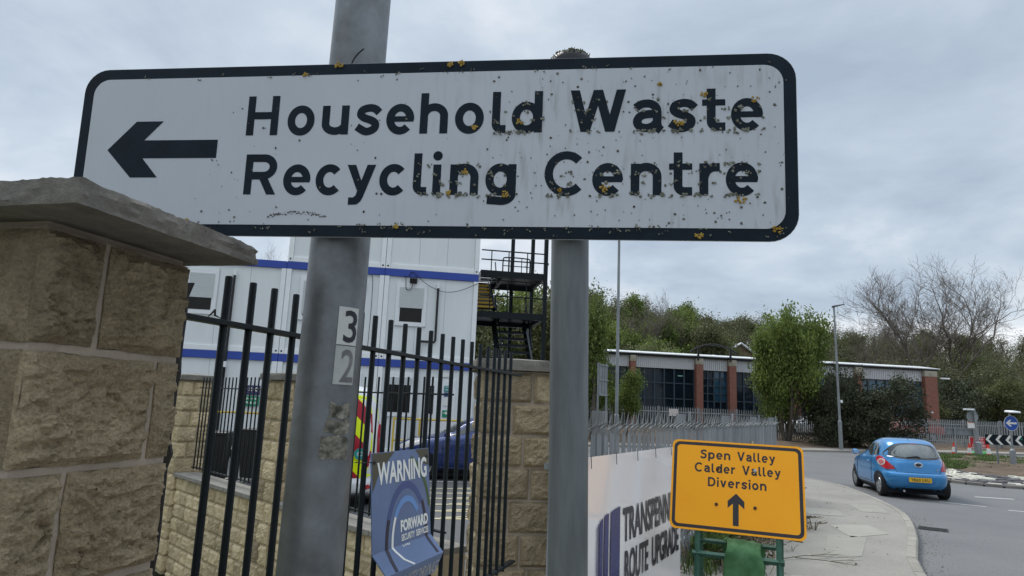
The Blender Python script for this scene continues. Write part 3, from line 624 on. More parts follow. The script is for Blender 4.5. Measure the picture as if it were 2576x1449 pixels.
# ------------------------------------------------------------------ blue warning board tied to the railing
M['board'] = mat('printed_blue_board', (0.085, 0.12, 0.215), 0.4, vscale=2.5, col2=(0.135, 0.20, 0.36), spec=0.4, fine=0.04, contrast=0.6)
M['print_white'] = mat('white_print', (0.74, 0.74, 0.70), 0.5, var=0.04)
def P_(n, c, **k): return mat(n, c, k.pop('rough', 0.45), var=k.pop('var', 0.08), **k)
wb = thing('warning_board', 'folded blue plastic warning board reading FORWARD SECURITY SERVICES tied to black railing', 'sign')
s0, s1 = 0.939, 1.456
def wq(u, v, lift=0.0):
    """u 0..1 across; v: 1 top .. 0 first fold .. -1 second fold .. -2 lower edge"""
    s = s0 + (s1 - s0) * u
    if v >= 0: off, z = 0.068 + (0.030 - 0.068) * v, 1.162 + (1.542 - 1.162) * v; n = Vector((1, 0, 0.1))
    elif v >= -1: off, z = 0.068 + (0.136 - 0.068) * -v, 1.162 + (1.090 - 1.162) * -v; n = Vector((0.72, 0, 0.69))
    else: off, z = 0.136 + (0.098 - 0.136) * (-v - 1), 1.090 + (1.000 - 1.090) * (-v - 1); n = Vector((0.92, 0, -0.4))
    off += lift * n.x; z += lift * n.z
    return fp(s, off, z)
def wsheet(u0, u1, v0, v1, lift, nu=1, nv=1):
    mb = MB(); V = [wq(u0 + (u1 - u0) * i / nu, v0 + (v1 - v0) * j / nv, lift) for j in range(nv + 1) for i in range(nu + 1)]
    mb.add(V, [(j * (nu + 1) + i, j * (nu + 1) + i + 1, (j + 1) * (nu + 1) + i + 1, (j + 1) * (nu + 1) + i) for j in range(nv) for i in range(nu)]); return mb
def wslab(v0, v1):
    mb = MB(); a = [wq(0, v0, 0), wq(1, v0, 0), wq(1, v1, 0), wq(0, v1, 0)]; b = [wq(0, v0, -0.004), wq(1, v0, -0.004), wq(1, v1, -0.004), wq(0, v1, -0.004)]
    return mb.add(a + b, [(0, 1, 2, 3), (7, 6, 5, 4), (0, 4, 5, 1), (1, 5, 6, 2), (2, 6, 7, 3), (3, 7, 4, 0)])
put('panel', wslab(1, 0.0), M['board'], wb); put('flap', wslab(-0.004, -1), M['board'], wb); put('lower_flap', wslab(-1.004, -2), M['board'], wb)
def wmap(mb, lift):
    """flat mesh with x in 0..1, z in board v units mapped on the board"""
    o = MB(); me = mb.mesh('t', fix=False); bm = bmesh.new(); bm.from_mesh(me)
    bmesh.ops.triangulate(bm, faces=bm.faces)
    bmesh.ops.bisect_plane(bm, geom=bm.verts[:] + bm.edges[:] + bm.faces[:], plane_co=(0, 0, 0), plane_no=(0, 0, 1)); bm.verts.ensure_lookup_table()
    bmesh.ops.bisect_plane(bm, geom=bm.verts[:] + bm.edges[:] + bm.faces[:], plane_co=(0, 0, -1), plane_no=(0, 0, 1)); bm.verts.index_update()
    o.add([wq(v.co.x, v.co.z + (1e-4 if False else 0), lift + -v.co.y) for v in bm.verts], [tuple(v.index for v in f.verts) for f in bm.faces]); bm.free(); return o
def band(P, w):           # ribbon polygon along a path with width(s)
    P = [np.array(p, float) for p in P]; n = len(P); L_ = []; Rr = []
    for i in range(n):
        t = P[min(i + 1, n - 1)] - P[max(i - 1, 0)]; t = t * np.array([0.517, 0.38]); t /= np.linalg.norm(t); nn = np.array([-t[1] / 0.517, t[0] / 0.38])
        ww = w if not isinstance(w, (list, tuple)) else w[i]; L_.append(tuple(P[i] + nn * ww / 2)); Rr.append(tuple(P[i] - nn * ww / 2))
    return L_, Rr
def ribbon(P, w, y):
    L_, Rr = band(P, w); n = len(L_); return MB().add([(p[0], y, p[1]) for p in L_ + Rr], [(i, i + 1, n + i + 1, n + i) for i in range(n - 1)])
put('print_arc', wmap(ribbon(arc(0.56, 0.0, 0.345, 0.62, 152, 40, 20), 0.030, 0), 0.0009), P_('deep_blue_print', (0.055, 0.085, 0.22)), wb)
put('print_arc', wmap(ribbon([(0.17, -0.98)] + [(0.185, -0.5), (0.215, -0.004)] + arc(0.56, 0.0, 0.345, 0.62, 178, 152, 8), 0.024, 0), 0.0010), P_('dark_print', (0.022, 0.018, 0.035)), wb)
put('print_arc', wmap(ribbon(arc(0.56, 0.02, 0.35, 0.66, 36, -2, 10) + [(0.905, -0.2), (0.915, -0.9)], 0.022, 0), 0.0011), P_('purple_print', (0.030, 0.022, 0.04)), wb)
put('print_arc', wmap(ribbon(arc(0.56, 0.0, 0.255, 0.47, 140, 42, 16), 0.026, 0), 0.0012), P_('light_blue_print', (0.13, 0.26, 0.52)), wb)
put('print_arc', wmap(ribbon(arc(0.56, 0.0, 0.255, 0.47, 140, 180, 10) + [(0.315, -0.2), (0.36, -0.62), (0.46, -0.97)], 0.017, 0), 0.0013), M['print_white'], wb)
put('print_arc', wmap(ribbon(arc(0.50, 0.20, 0.49, 0.74, 72, 10, 14), 0.022, 0), 0.0008), P_('green_print', (0.05, 0.10, 0.03)), wb)
put('print_corner', wmap(MB().flat([(0.012, 0.994), (0.37, 0.994), (0.12, 0.80), (0.012, 0.60)], 0), 0.0007), P_('olive_print', (0.07, 0.065, 0.04)), wb)
put('print_corner', wmap(MB().flat([(0.74, 0.994), (0.99, 0.994), (0.99, 0.80), (0.90, 0.82)], 0), 0.0007), P_('olive_print_two', (0.07, 0.065, 0.04)), wb)
put('lettering', wmap(text_mb('WARNING', 0.86, 0.235, 0, 0.085, 0.665, bold=0.03), 0.0016), M['print_white'], wb)
put('lettering', wmap(text_mb('FORWARD', 0.50, 0.125, 0, 0.445, 0.13, bold=0.05), 0.0016), M['print_white'], wb)
put('lettering', wmap(text_mb('SECURITY', 0.235, 0.07, 0, 0.455, 0.034, bold=0.03), 0.0016), M['print_white'], wb)
put('lettering', wmap(text_mb('SERVICES', 0.235, 0.07, 0, 0.715, 0.034, bold=0.03), 0.0016), M['print_white'], wb)
put('lettering', wmap(text_mb('LTD', 0.12, 0.085, 0, 0.46, -0.12, bold=0.035), 0.0016), M['print_white'], wb)
put('lettering', wmap(text_mb('MONITORING', 0.86, 0.62, 0, 0.12, -1.92, bold=0.012), 0.0016), P_('grey_print', (0.42, 0.42, 0.42)), wb)
for u in (0.045, 0.955):
    c = wq(u, 0.90, 0.001); put('cable_tie', MB().tube([c, c + Vector((0.004, -0.012, 0.004)), fp(s0 + (s1 - s0) * u - 0.05, 0.012, c.z + 0.002), fp(s0 + (s1 - s0) * u - 0.07, -0.012, c.z + 0.004)], 0.0022, 6), M['plastic_black'], wb)
    put('eyelet', MB().lathe([(0.009, -0.001), (0.009, 0.001)], 12, ax='x'), M['plastic_black'], wb, loc=c, rot=(0, 0, RF - math.pi / 2))

# ------------------------------------------------------------------ galvanised palisade fence beside the footway
HD = Vector((0.4731, 0.8810)); HN = Vector((0.8810, -0.4731)); H0 = Vector((-2.2, 0)); RH = math.atan2(HD.y, HD.x)
def hp(s, off=0.0): p = H0 + HD * s + HN * off; return (p.x, p.y)
pf = thing('palisade_fence', 'grey galvanised palisade fence with spiked pales beside the footway', 'fence', (*hp(5.3), 0), RH)
def pale_mesh(h=1.72):
    mb = MB(); xs = [-0.040, -0.02, 0.0, 0.02, 0.040]; ys = [0.0, -0.014, 0.0, -0.014, 0.0]; zh = h - 0.17
    V = []
    for z in (0.05, zh): V += [(x, y, z) for x, y in zip(xs, ys)]
    # splayed triple head, bent towards the road
    V += [(-0.036, -0.025, h - 0.125), (-0.012, -0.034, h - 0.105), (0.0, -0.022, h - 0.09), (0.012, -0.034, h - 0.105), (0.036, -0.025, h - 0.125)]
    b = len(V); V += [(-0.066, -0.105, h - 0.065), (0.0, -0.05, h + 0.03), (0.066, -0.105, h - 0.065)]
    F = [(i, i + 1, 6 + i, 5 + i) for i in range(4)] + [(5 + i, 6 + i, 11 + i, 10 + i) for i in range(4)] + [(10, 11, b), (11, 12, b + 1), (12, 13, b + 1), (13, 14, b + 2)]
    n = len(V); V += [(x, y + 0.003, z) for x, y, z in V]; F += [tuple(i + n for i in reversed(f)) for f in F]
    F += [(0, 5, n + 5, n), (5, 10, n + 10, n + 5), (4, n + 4, n + 9, 9), (9, n + 9, n + 14, 14)]
    return mb.add(V, F).mesh('pale', fix=False)
pm = pale_mesh(); LF = 17.25 - 5.3
npl = int(LF / 0.1475)
for i in range(npl):
    random.seed(i); o = put('pale', pm, M['galv_dull'], pf, (i * 0.1475 + 0.03, random.uniform(-0.003, 0.003), random.uniform(-0.012, 0.012)), (0, random.uniform(-0.012, 0.012), 0))
for z in (0.35, 1.36): put('rail', MB().b2(0, LF, 0.006, 0.046, z - 0.02, z + 0.02), M['galv_dull'], pf)
for s in (1.18, 3.93, 6.68, 9.43, 11.9):
    put('post', MB().b2(s - 0.045, s + 0.045, 0.05, 0.15, 0, 1.74), M['galv_dull'], pf); s > 2 and put('fish_plate', MB().b2(s - 0.06, s + 0.06, -0.004, 0.004, 1.66, 1.775), M['galv_dull'], pf)
put('notice', MB().b2(8.3, 8.5, -0.03, -0.026, 1.18, 1.32), P_('yellow_notice', (0.5, 0.42, 0.22)), pf)

# ------------------------------------------------------------------ white hoarding banner
M['banner'] = mat('glossy_white_banner', (0.90, 0.885, 0.885), 0.15, vscale=1.4, col2=(0.92, 0.875, 0.865), spec=0.6, coat=0.5, bump=0.06, bscale=3, bdist=0.05)
hb = thing('hoarding', 'white printed hoarding reading TRANSPENNINE ROUTE UPGRADE fixed to the palisade fence', 'hoarding', (*hp(5.60, 0.10), 0), RH)
mb = MB(); nx, nz = 40, 10; Lh = 8.36 - 5.60; V = []
for j in range(nz + 1):
    for i in range(nx + 1):
        x = Lh * i / nx; z = 0.06 + (1.408 - 0.06) * j / nz; V.append((x, 0.006 * mn.noise(Vector((x * 1.7, 0, z * 2.2))) - 0.006 * math.sin(math.pi * j / nz), z))
F = [(j * (nx + 1) + i, j * (nx + 1) + i + 1, (j + 1) * (nx + 1) + i + 1, (j + 1) * (nx + 1) + i) for j in range(nz) for i in range(nx)]
n = len(V); V2 = [(x, y + 0.006, z) for x, y, z in V]
mb.add(V + V2, F + [tuple(q + n for q in reversed(f)) for f in F] + [(i + nz * (nx + 1), i + 1 + nz * (nx + 1), n + i + 1 + nz * (nx + 1), n + i + nz * (nx + 1)) for i in range(nx)] + [(j * (nx + 1) + nx, (j + 1) * (nx + 1) + nx, n + (j + 1) * (nx + 1) + nx, n + j * (nx + 1) + nx) for j in range(nz)])
o = put('banner', mb, M['banner'], hb); smooth_by_angle(o, 40)
S5 = 5.60
yb = -0.0135
pk = P_('navy_lettering_print', (0.018, 0.016, 0.03), rough=0.3)
put('lettering', text_mb('TRANSPENNINE', 8.30 - 6.50, 0.272, yb, 6.50 - S5, 0.705, bold=0.028), pk, hb)
put('lettering', text_mb('ROUTE', 7.20 - 6.55, 0.262, yb, 6.55 - S5, 0.378, bold=0.028), pk, hb)
put('lettering', text_mb('UPGRADE', 8.26 - 7.32, 0.262, yb, 7.32 - S5, 0.378, bold=0.028), pk, hb)
for a, b, za, zb_ in ((5.902, 5.912, .895, .905), (5.926, 5.946, .915, .925), (5.965, 6.03, .932, .955), (6.062, 6.155, .962, .977), (6.205, 6.42, .978, 1.0)):
    put('logo_bar', MB().flat([(a - S5, 0.07), (b - S5, 0.07), (b - S5, zb_), ((a + b) / 2 - S5, (za + zb_) / 2 + 0.004), (a - S5, za)], yb), P_('indigo_print', (0.03, 0.035, 0.16), rough=0.25, var=0.2), hb)
for i in range(5): put('cable_tie', MB().tube([(0.15 + i * 0.55, -0.02, 1.33), (0.15 + i * 0.55, -0.015, 1.42)], 0.003, 5), M['plastic_black'], hb)

# ------------------------------------------------------------------ orange diversion sign on green stand
M['orange'] = mat('fluorescent_orange_sheet', (0.98, 0.39, 0.008), 0.45, vscale=3, col2=(1.0, 0.42, 0.010), fine=0.04, fscale=300, spec=0.3)
M['sign_dark'] = mat('sign_dark_print', (0.028, 0.026, 0.030), 0.5, var=0.15)
M['green_steel'] = mat('chipped_green_paint', (0.022, 0.078, 0.05), 0.55, vscale=14, col2=(0.045, 0.125, 0.083), fine=0.2, fscale=50, rnd=0.1)
M['rust'] = mat('rusty_steel', (0.06, 0.03, 0.018), 0.85, vscale=30, col2=(0.12, 0.05, 0.025))
OMx = Matrix.Translation((1.92, 5.775, 1.165)) @ Matrix.Rotation(-0.348, 4, 'Z') @ Matrix.Rotation(-0.28, 4, 'X') @ Matrix.Rotation(0.009, 4, 'Y')
og = thing('diversion_sign', 'orange temporary sign reading Spen Valley Calder Valley Diversion on green stand', 'road sign', M=OMx)
put('plate', MB().prism(rrect(1.05, 0.741, 0.05, 8), 0.0, 0.004), M['orange'], og)
P1 = rrect(1.018, 0.709, 0.048, 8); P2 = rrect(0.966, 0.657, 0.030, 8); n = len(P1)
put('border', MB().add([(p[0], -0.0008, p[1]) for p in P1 + P2], [(i, (i + 1) % n, n + (i + 1) % n, n + i) for i in range(n)]), M['sign_dark'], og)
for s, x0, x1, z in (('Spen', -0.289, -0.046, 0.219), ('Valley', 0.009, 0.307, 0.219), ('Calder', -0.334, -0.008, 0.106), ('Valley', 0.048, 0.347, 0.106), ('Diversion', -0.224, 0.236, -0.009)):
    mb = MB(); line_of(mb, s, x0, x1, z, 0.00069, -0.0010, gap=18, space=62); put('lettering', mb, M['sign_dark'], og)
put('arrow', MB().flat([(0.001, -0.051), (-0.065, -0.114), (-0.065, -0.171), (-0.024, -0.132), (-0.024, -0.307), (0.021, -0.307), (0.021, -0.132), (0.065, -0.171), (0.065, -0.112)], -0.0010), M['sign_dark'], og)
for x, z, m in ((-0.146, 0.138, 'rust'), (0.149, 0.146, 'alu'), (-0.154, -0.151, 'rust'), (0.147, -0.153, 'rust')):
    put('bolt', MB().lathe([(0.014, 0.0), (0.014, -0.003), (0.009, -0.004), (0.008, -0.010), (0.0, -0.011)], 10, (x, -0.001, z), 'y'), M[m], og)
OI = OMx.inverted(); ZG = 0.104
def ow(x, y, z): return OI @ Vector((x, y, z))
def obar(a, b, r=0.021, m='green_steel', nm='stand_bar'):
    put(nm, MB().tube([a, b], r, 4), M[m], og)
# sign frame legs continue the slope of the plate down to the ground; the rear pair props it
def down(xl, ys, slope):          # local x; follow plate slope
    a = OMx @ Vector((xl, ys, -0.30)); d = (OMx.to_3x3() @ Vector((0, slope, -1))).normalized(); t = (a.z - ZG) / -d.z; return OI @ a, OI @ (a + d * t)
for xl in (-0.30, 0.32):
    a, b = down(xl, 0.028, 0.0); obar(OI @ (OMx @ Vector((xl, 0.028, 0.25))), b, nm='front_leg')
    a, b = down(xl + 0.02, 0.06, 0.52); obar(a, b, 0.018, 'green_steel', 'rear_leg')
obar(Vector((-0.34, 0.028, -0.545)), Vector((0.36, 0.028, -0.545)), 0.024, nm='cross_bar'); obar(Vector((-0.30, 0.11, -0.43)), Vector((0.34, 0.11, -0.43)), 0.020, nm='cross_bar')
# sandbag draped over the bars
random.seed(3); mb = MB(); V = []; nu, nv = 16, 26
prof = [(0.135, -0.80), (0.15, -0.62), (0.145, -0.48), (0.125, -0.40), (0.09, -0.405), (0.045, -0.44), (0.0, -0.50), (-0.008, -0.545), (0.0, -0.60), (0.012, -0.70), (0.0, -0.82), (-0.02, -0.93), (0.0, -1.0), (0.03, -1.02)]
prof = spl(prof, 2)
for j, (py_, pz_) in enumerate(prof):
    for i in range(nu + 1):
        u = i / nu - 0.5; f = j / len(prof); wd = 0.285 + 0.03 * math.sin(j * 0.45)
        V.append((0.06 + u * wd, py_ - 0.02 * math.cos(u * math.pi) + 0.012 * mn.noise(Vector((u * 5, j * 0.3, 2.2))), pz_ + 0.012 * mn.noise(Vector((u * 6, j * 0.4, 7.7))) - 0.02 * u))
F = [(j * (nu + 1) + i, j * (nu + 1) + i + 1, (j + 1) * (nu + 1) + i + 1, (j + 1) * (nu + 1) + i) for j in range(len(prof) - 1) for i in range(nu)]
sbag = put('sandbag', MB().add(V, F), mat('green_sandbag_cloth', (0.028, 0.095, 0.03), 0.9, vscale=8, col2=(0.085, 0.20, 0.085), bump=0.4, bscale=180), loc=(0, 0, 0))
sbag.matrix_world = OMx; md = sbag.modifiers.new('thick', 'SOLIDIFY'); md.thickness = 0.03; smooth_by_angle(sbag, 80)
tag(sbag, 'green sandbag draped over the stand of the orange sign', 'sandbag')

# ------------------------------------------------------------------ weeds and litter along the fence foot
rng = np.random.default_rng(7)
def blades(name, centres, n_each, hmin, hmax, wid, spread, m, droop=0.5, label=None, cat=None, kind=None, parent=None):
    V = []; F = []
    for (cx, cy, cz) in centres:
        for _ in range(n_each):
            a = rng.uniform(0, 6.283); r = spread * math.sqrt(rng.uniform()); x, y = cx + r * math.cos(a), cy + r * math.sin(a); h = rng.uniform(hmin, hmax)
            t = rng.uniform(0, 6.283); d = np.array([math.cos(t), math.sin(t)]) * h * rng.uniform(0.1, droop); s = np.array([-math.sin(t), math.cos(t)]) * wid * rng.uniform(0.6, 1.3)
            b = len(V)
            V += [(x - s[0], y - s[1], cz), (x + s[0], y + s[1], cz), (x + d[0] * .4 + s[0], y + d[1] * .4 + s[1], cz + h * .65), (x + d[0] * .4 - s[0], y + d[1] * .4 - s[1], cz + h * .65), (x + d[0], y + d[1], cz + h * rng.uniform(.6, 1)), (x + d[0] * .9, y + d[1] * .9, cz + h * .8)]
            F += [(b, b + 1, b + 2, b + 3), (b + 3, b + 2, b + 4, b + 5)]
    return put(name, np_mesh(name, V, F), m, parent, label=label, cat=cat, kind=kind)
M['weed'] = mat('weed_leaves', (0.045, 0.085, 0.018), 0.7, vscale=3, col2=(0.11, 0.17, 0.04), island=0.4, translucent=0.25)
M['dead'] = mat('dead_leaves', (0.07, 0.055, 0.03), 0.85, vscale=3, col2=(0.20, 0.17, 0.11), island=0.5)
cs = [(*hp(s, 0.08 + rng.uniform(0, 0.22)), 0.1) for s in np.linspace(8.6, 16.5, 60)]
blades('roadside_weeds', cs, 34, 0.04, 0.26, 0.006, 0.16, M['weed'], 0.9, label='green weeds sprouting along the foot of the palisade fence', cat='weeds', kind='stuff')
cs = [(*hp(s, min(0.95, abs(rng.normal(0.3, 0.22)) + 0.05)), 0.1) for s in np.linspace(8.9, 14.2, 100)]
blades('dead_stems', cs, 30, 0.03, 0.24, 0.006, 0.20, M['dead'], 1.8, label='heap of pale dead stems and leaves on the footway edge', cat='plant litter', kind='stuff')
cs = [(*hp(s, 0.16), 0.1) for s in np.linspace(9.2, 10.2, 6)]
blades('leafy_weeds', cs, 50, 0.10, 0.42, 0.012, 0.12, M['weed'], 0.6, label='tall leafy green weeds behind the orange sign stand', cat='weeds', kind='stuff')
random.seed(21); tw = MB()
def twig(a, b, r, k=2):
    a, b = Vector(a), Vector(b); m_ = (a + b) / 2 + Vector((random.uniform(-.05, .05), random.uniform(-.05, .05), random.uniform(0, .03))); tw.tube([a, m_, b], [r, r * .8, r * .4], 5)
    if k: 
        for _ in range(2): c = m_ + (b - a) * random.uniform(0, .3); twig(c, c + Matrix.Rotation(random.uniform(-.9, .9), 3, 'Z') @ (b - a) * 0.5, r * .6, k - 1)
twig((3.3, 8.35, 0.115), (4.0, 8.55, 0.125), 0.006); twig((3.5, 8.45, 0.115), (4.05, 8.1, 0.12), 0.005)
put('fallen_twig', tw, M['dead'], label='thin bare fallen twig lying across the footway', cat='twig')
# bramble stems climbing the fence
for i, s in enumerate((8.55, 8.75, 9.0)):
    q = hp(s, 0.05); mb = MB(); pts = [(q[0] + 0.05 * math.sin(k * 1.3 + i), q[1] + 0.04 * math.cos(k * 1.7 + i), 0.1 + k * 0.11) for k in range(8)]
    mb.tube(pts, [0.009 - k * 0.0009 for k in range(8)], 5)
    for k in range(2, 7): mb.tube([pts[k], (pts[k][0] + random.uniform(-.12, .12), pts[k][1] + random.uniform(-.1, .05), pts[k][2] + random.uniform(.02, .1))], [0.004, 0.002], 4)
    put('bramble_stem', mb, M['dead'], label='bare brown bramble stem climbing the fence beside the hoarding edge', cat='plant', group='bramble stems by the hoarding')
# ------------------------------------------------------------------ stacked site cabins
M['cabin'] = mat('cabin_wall_white', (0.71, 0.735, 0.735), 0.45, var=0.06, vscale=2.6, rnd=0.03, stretch=(1, 1, 0.15), contrast=0.8)
M['cabin_frame'] = mat('cabin_frame_white', (0.80, 0.815, 0.815), 0.45, var=0.04, vscale=2)
M['blue'] = mat('blue_band_paint', (0.028, 0.065, 0.34), 0.4, var=0.06, vscale=2)
M['upvc'] = mat('white_window_frame', (0.76, 0.77, 0.78), 0.35, var=0.03)
M['shutter'] = mat('grey_roller_shutter', (0.55, 0.58, 0.58), 0.5, var=0.04)
M['glass'] = mat('dark_window_glass', (0.012, 0.012, 0.011), 0.12, var=0.3, vscale=1.5, spec=0.22)
M['pipe'] = mat('black_drainpipe', (0.012, 0.013, 0.015), 0.4, var=0.15)
CA = R(9); CP = Vector((-1.028, 20.5)); CU = Vector((math.cos(CA), math.sin(CA)))
def cp(u, off=0.0): p = CP + CU * u + Vector((-CU.y, CU.x)) * off; return (p.x, p.y)
CW, CH, CDp = 2.84, 2.735, 6.0
def cabin(label, u0, z0, feats):
    t = thing('site_cabin', label, 'site cabin', (*cp(u0), z0), CA, 'stacked site cabins')
    put('wall', MB().b2(0.03, CW - 0.03, 0.10, CDp, 0.03, CH - 0.03), M['cabin'], t)
    for k in range(3):
        a = 0.14 + k * (CW - 0.28) / 3; put('wall_panel', MB().b2(a + 0.003, a + (CW - 0.28) / 3 - 0.003, 0.055, 0.098, 0.16, CH - 0.22), M['cabin'], t, bevel=0.004)
    for x in (0.0, CW - 0.14): put('corner_post', MB().b2(x, x + 0.14, 0.0, 0.14, 0.0, CH - 0.22), M['cabin_frame'], t, bevel=0.01)
    put('floor_beam', MB().b2(0.142, CW - 0.142, 0.012, 0.12, 0.0, 0.158), M['cabin_frame'], t, bevel=0.012)
    put('roof_beam', MB().b2(0.0, CW, -0.006, 0.14, CH - 0.218, CH - 0.004), M['blue'], t, bevel=0.006)
    for x in (0.07, CW - 0.07): put('corner_hole', MB().lathe([(0.028, 0), (0.028, -0.004)], 10, (x, -0.001, 0.08), 'y'), M['plastic_black'], t)
    for f in feats:
        k = f[0]
        if k == 'win':
            _, x0, x1, z0_, z1, sh = f; w = put('window', MB().b2(x0, x1, 0.0, 0.06, z0_, z1), M['upvc'], t, bevel=0.01)
            zs_ = z0_ + 0.13 + (z1 - z0_ - 0.26) * (1 - sh)
            put('pane', MB().b2(x0 + 0.13, x1 - 0.13, -0.006, 0.01, z0_ + 0.13, zs_), M['glass'], w)
            for i in range(int((z1 - 0.1 - zs_) / 0.045)): put('shutter_slat', MB().b2(x0 + 0.10, x1 - 0.10, -0.018, -0.002, zs_ + i * 0.045 + 0.003, zs_ + (i + 1) * 0.045 - 0.003), M['shutter'], w)
        elif k == 'pipe':
            _, P = f; put('drainpipe', MB().tube(P, 0.036, 10), M['pipe'], t); put('pipe_outlet', MB().tube([(P[0][0], P[0][1], P[0][2] - 0.02), (P[0][0], P[0][1], P[0][2] + 0.14)], 0.05, 10), M['upvc'], t)
        elif k == 'flood':
            fl_ = put('floodlight', MB().box((f[1], -0.10, f[2]), (0.22, 0.10, 0.17), Matrix.Rotation(R(25), 3, 'X')), M['plastic_black'], t, bevel=0.012)
            put('lens', MB().box((f[1], -0.155, f[2] + 0.015), (0.18, 0.01, 0.12), Matrix.Rotation(R(25), 3, 'X')), mat('floodlight_lens', (0.16, 0.17, 0.18), 0.2), fl_)
        elif k == 'cable':
            put('cable', MB().tube(spl(f[1], 6), 0.009, 5), M['plastic_black'], t)
        elif k == 'door':
            _, x0, x1 = f; d = put('door', MB().b2(x0, x1, 0.02, 0.06, 0.10, 2.22), M['upvc'], t, bevel=0.012); put('door_pane', MB().b2(x0 + 0.07, x0 + 0.20, 0.008, 0.022, 1.2, 2.02), M['glass'], d); put('handle', MB().b2(x0 + 0.03, x0 + 0.06, -0.04, 0.02, 0.95, 1.15), M['plastic_black'], d)
        elif k == 'plate':
            _, x0, x1, z0_, z1, m, txt, mt = f; pl_ = put('notice', MB().b2(x0, x1, -0.004, 0.02 if z0_ < 2.5 else 0.0, z0_, z1), m, t)
            if txt:
                n = len(txt); hh = (z1 - z0_) / (n + 0.4)
                for i, s in enumerate(txt): put('lettering', text_mb(s, (x1 - x0) * 0.8, hh * 0.62, -0.006, x0 + (x1 - x0) * 0.1, z1 - (i + 1) * hh + hh * 0.12, bold=0.02), mt, pl_)
    return t
navy = P_('navy_notice', (0.03, 0.07, 0.22)); greenp = P_('green_notice', (0.0, 0.22, 0.11)); wht = M['print_white']; tealp = P_('teal_notice', (0.02, 0.22, 0.22)); lilac = P_('dark_blue_notice', (0.04, 0.04, 0.12))
F1, F2, F3 = 0.225, 2.962, 5.70
a1 = CW + 0.012
mid_w = [('win', 0.38, 1.30, 1.02, 2.32, 0.60), ('flood', 0.86, 2.39), ('cable', [(0.62, -0.02, 2.5), (0.64, -0.02, 2.3), (0.66, -0.03, 2.14), (0.78, -0.05, 2.12), (0.85, -0.06, 2.3)]), ('cable', [(0.72, -0.02, 2.52), (0.78, -0.03, 2.66), (0.9, -0.03, 2.62), (1.3, -0.05, 2.3), (1.8, -0.06, 2.12), (2.3, -0.05, 2.2), (2.83, -0.02, 2.46)]),
         ('pipe', [(1.62, -0.02, 2.24), (1.62, -0.02, 0.62), (1.60, -0.02, 0.58), (1.18, -0.02, 0.58), (1.15, -0.02, 0.54), (1.15, -0.02, -2.4)]), ('cable', [(0.60, -0.02, 2.5), (0.58, -0.05, 2.53), (0.64, -0.02, 2.5)])]
cabin('top white cabin of the stack, right of its joint, nearest the black stairs', -a1, F3, [])
cabin('top white cabin at the stack corner, left of the joint', -2 * a1, F3, [])
cabin('middle-floor white cabin with half-shuttered window and floodlight', -a1, F2, mid_w + [('plate', 0.30, 0.75, 0.17, 0.27, P_('serial_plate', (0.10, 0.10, 0.10)), ['0 112 1'], wht)])
cabin('middle-floor white cabin mostly behind the lamp column, blue notice on it', -2 * a1, F2, [('win', 0.42, 1.34, 1.02, 2.32, 0.95), ('plate', 2.02, 2.32, 2.0, 2.26, navy, ['NE', 'DE'], wht), ('cable', [(2.42, -0.02, 2.5), (2.5, -0.02, 2.35), (2.52, -0.02, 1.4), (2.5, -0.02, 0.3)])])
cabin('middle-floor white cabin at far left with drainpipe, behind the four nearest bars', -3 * a1, F2, [('win', 0.1, 0.98, 1.02, 2.36, 0.68), ('pipe', [(1.42, -0.02, 2.22), (1.42, -0.02, -2.45)])])
cabin('ground-floor white cabin with notices on its door, beside the yellow handrail', -a1, F1, [('win', 0.22, 1.12, 1.08, 2.36, 0.22), ('door', 1.48, 2.32), ('plate', 1.98, 2.18, 1.86, 2.04, tealp, ['TO', 'ALL'], wht), ('plate', 1.98, 2.18, 1.72, 1.84, navy, None, wht), ('plate', 1.98, 2.18, 1.45, 1.70, wht, None, None), ('plate', 1.96, 2.18, 1.12, 1.32, greenp, ['+'], wht), ('plate', 1.85, 2.15, 2.30, 2.40, wht, None, None)])
cabin('ground-floor white cabin behind the parked van', -2 * a1, F1, [('win', 1.5, 2.4, 0.95, 2.3, 0.2)])
cabin('ground-floor white cabin at far left with green first aid notice', -3 * a1, F1, [('plate', 1.95, 2.45, 1.22, 1.50, greenp, ['First', 'Aid'], wht), ('plate', 2.1, 2.45, 1.53, 1.80, lilac, ['o o'], wht), ('pipe', [(1.42, -0.02, 2.3), (1.42, -0.02, 0.1)])])
cabin('ground-floor white cabin at the left edge, mostly hidden by the far pillar', -4 * a1, F1, []); cabin('middle-floor white cabin at the left edge, mostly hidden by the nearest pillar', -4 * a1, F2, [])

# ------------------------------------------------------------------ black steel staircase at the end of the cabins
st = thing('metal_staircase', 'black steel external staircase with yellow-edged treads beside the cabins', 'staircase', (*cp(0.05), 0), CA)
bs = M['black_paint']; yel = P_('yellow_tread_edge', (0.42, 0.26, 0.02), var=0.2, vscale=10)
x0, x1, yd = 0.03, 2.10, 2.6
for x, y, zt_ in ((x1, 0.3, 9.5), (1.38, yd, 9.5), (x1, yd, 9.5), (0.1, yd, 6.0)): put('column', MB().b2(x - 0.06, x + 0.06, y - 0.06, y + 0.06, 0, zt_), bs, st)
for z in (4.62, 5.92):
    for y in (0.3, yd): put('landing_beam', MB().b2(x0, x1 + 0.05, y - 0.05, y + 0.05, z - 0.20, z), bs, st)
    for x in (x1 - 0.03, 0.8): put('landing_beam', MB().b2(x - 0.05, x + 0.05, 0.35, yd - 0.05, z - 0.18, z - 0.02), bs, st)
    put('landing_deck', MB().b2(0.12 if z < 5 else 0.62, x1 - 0.1, 0.42, yd - 0.1, z - 0.06, z - 0.015), bs, st)
    for k in range(10): put('grating_bar', MB().b2(x0, x1, 0.38 + k * 0.22, 0.40 + k * 0.22, z - 0.01, z + 0.02), bs, st)
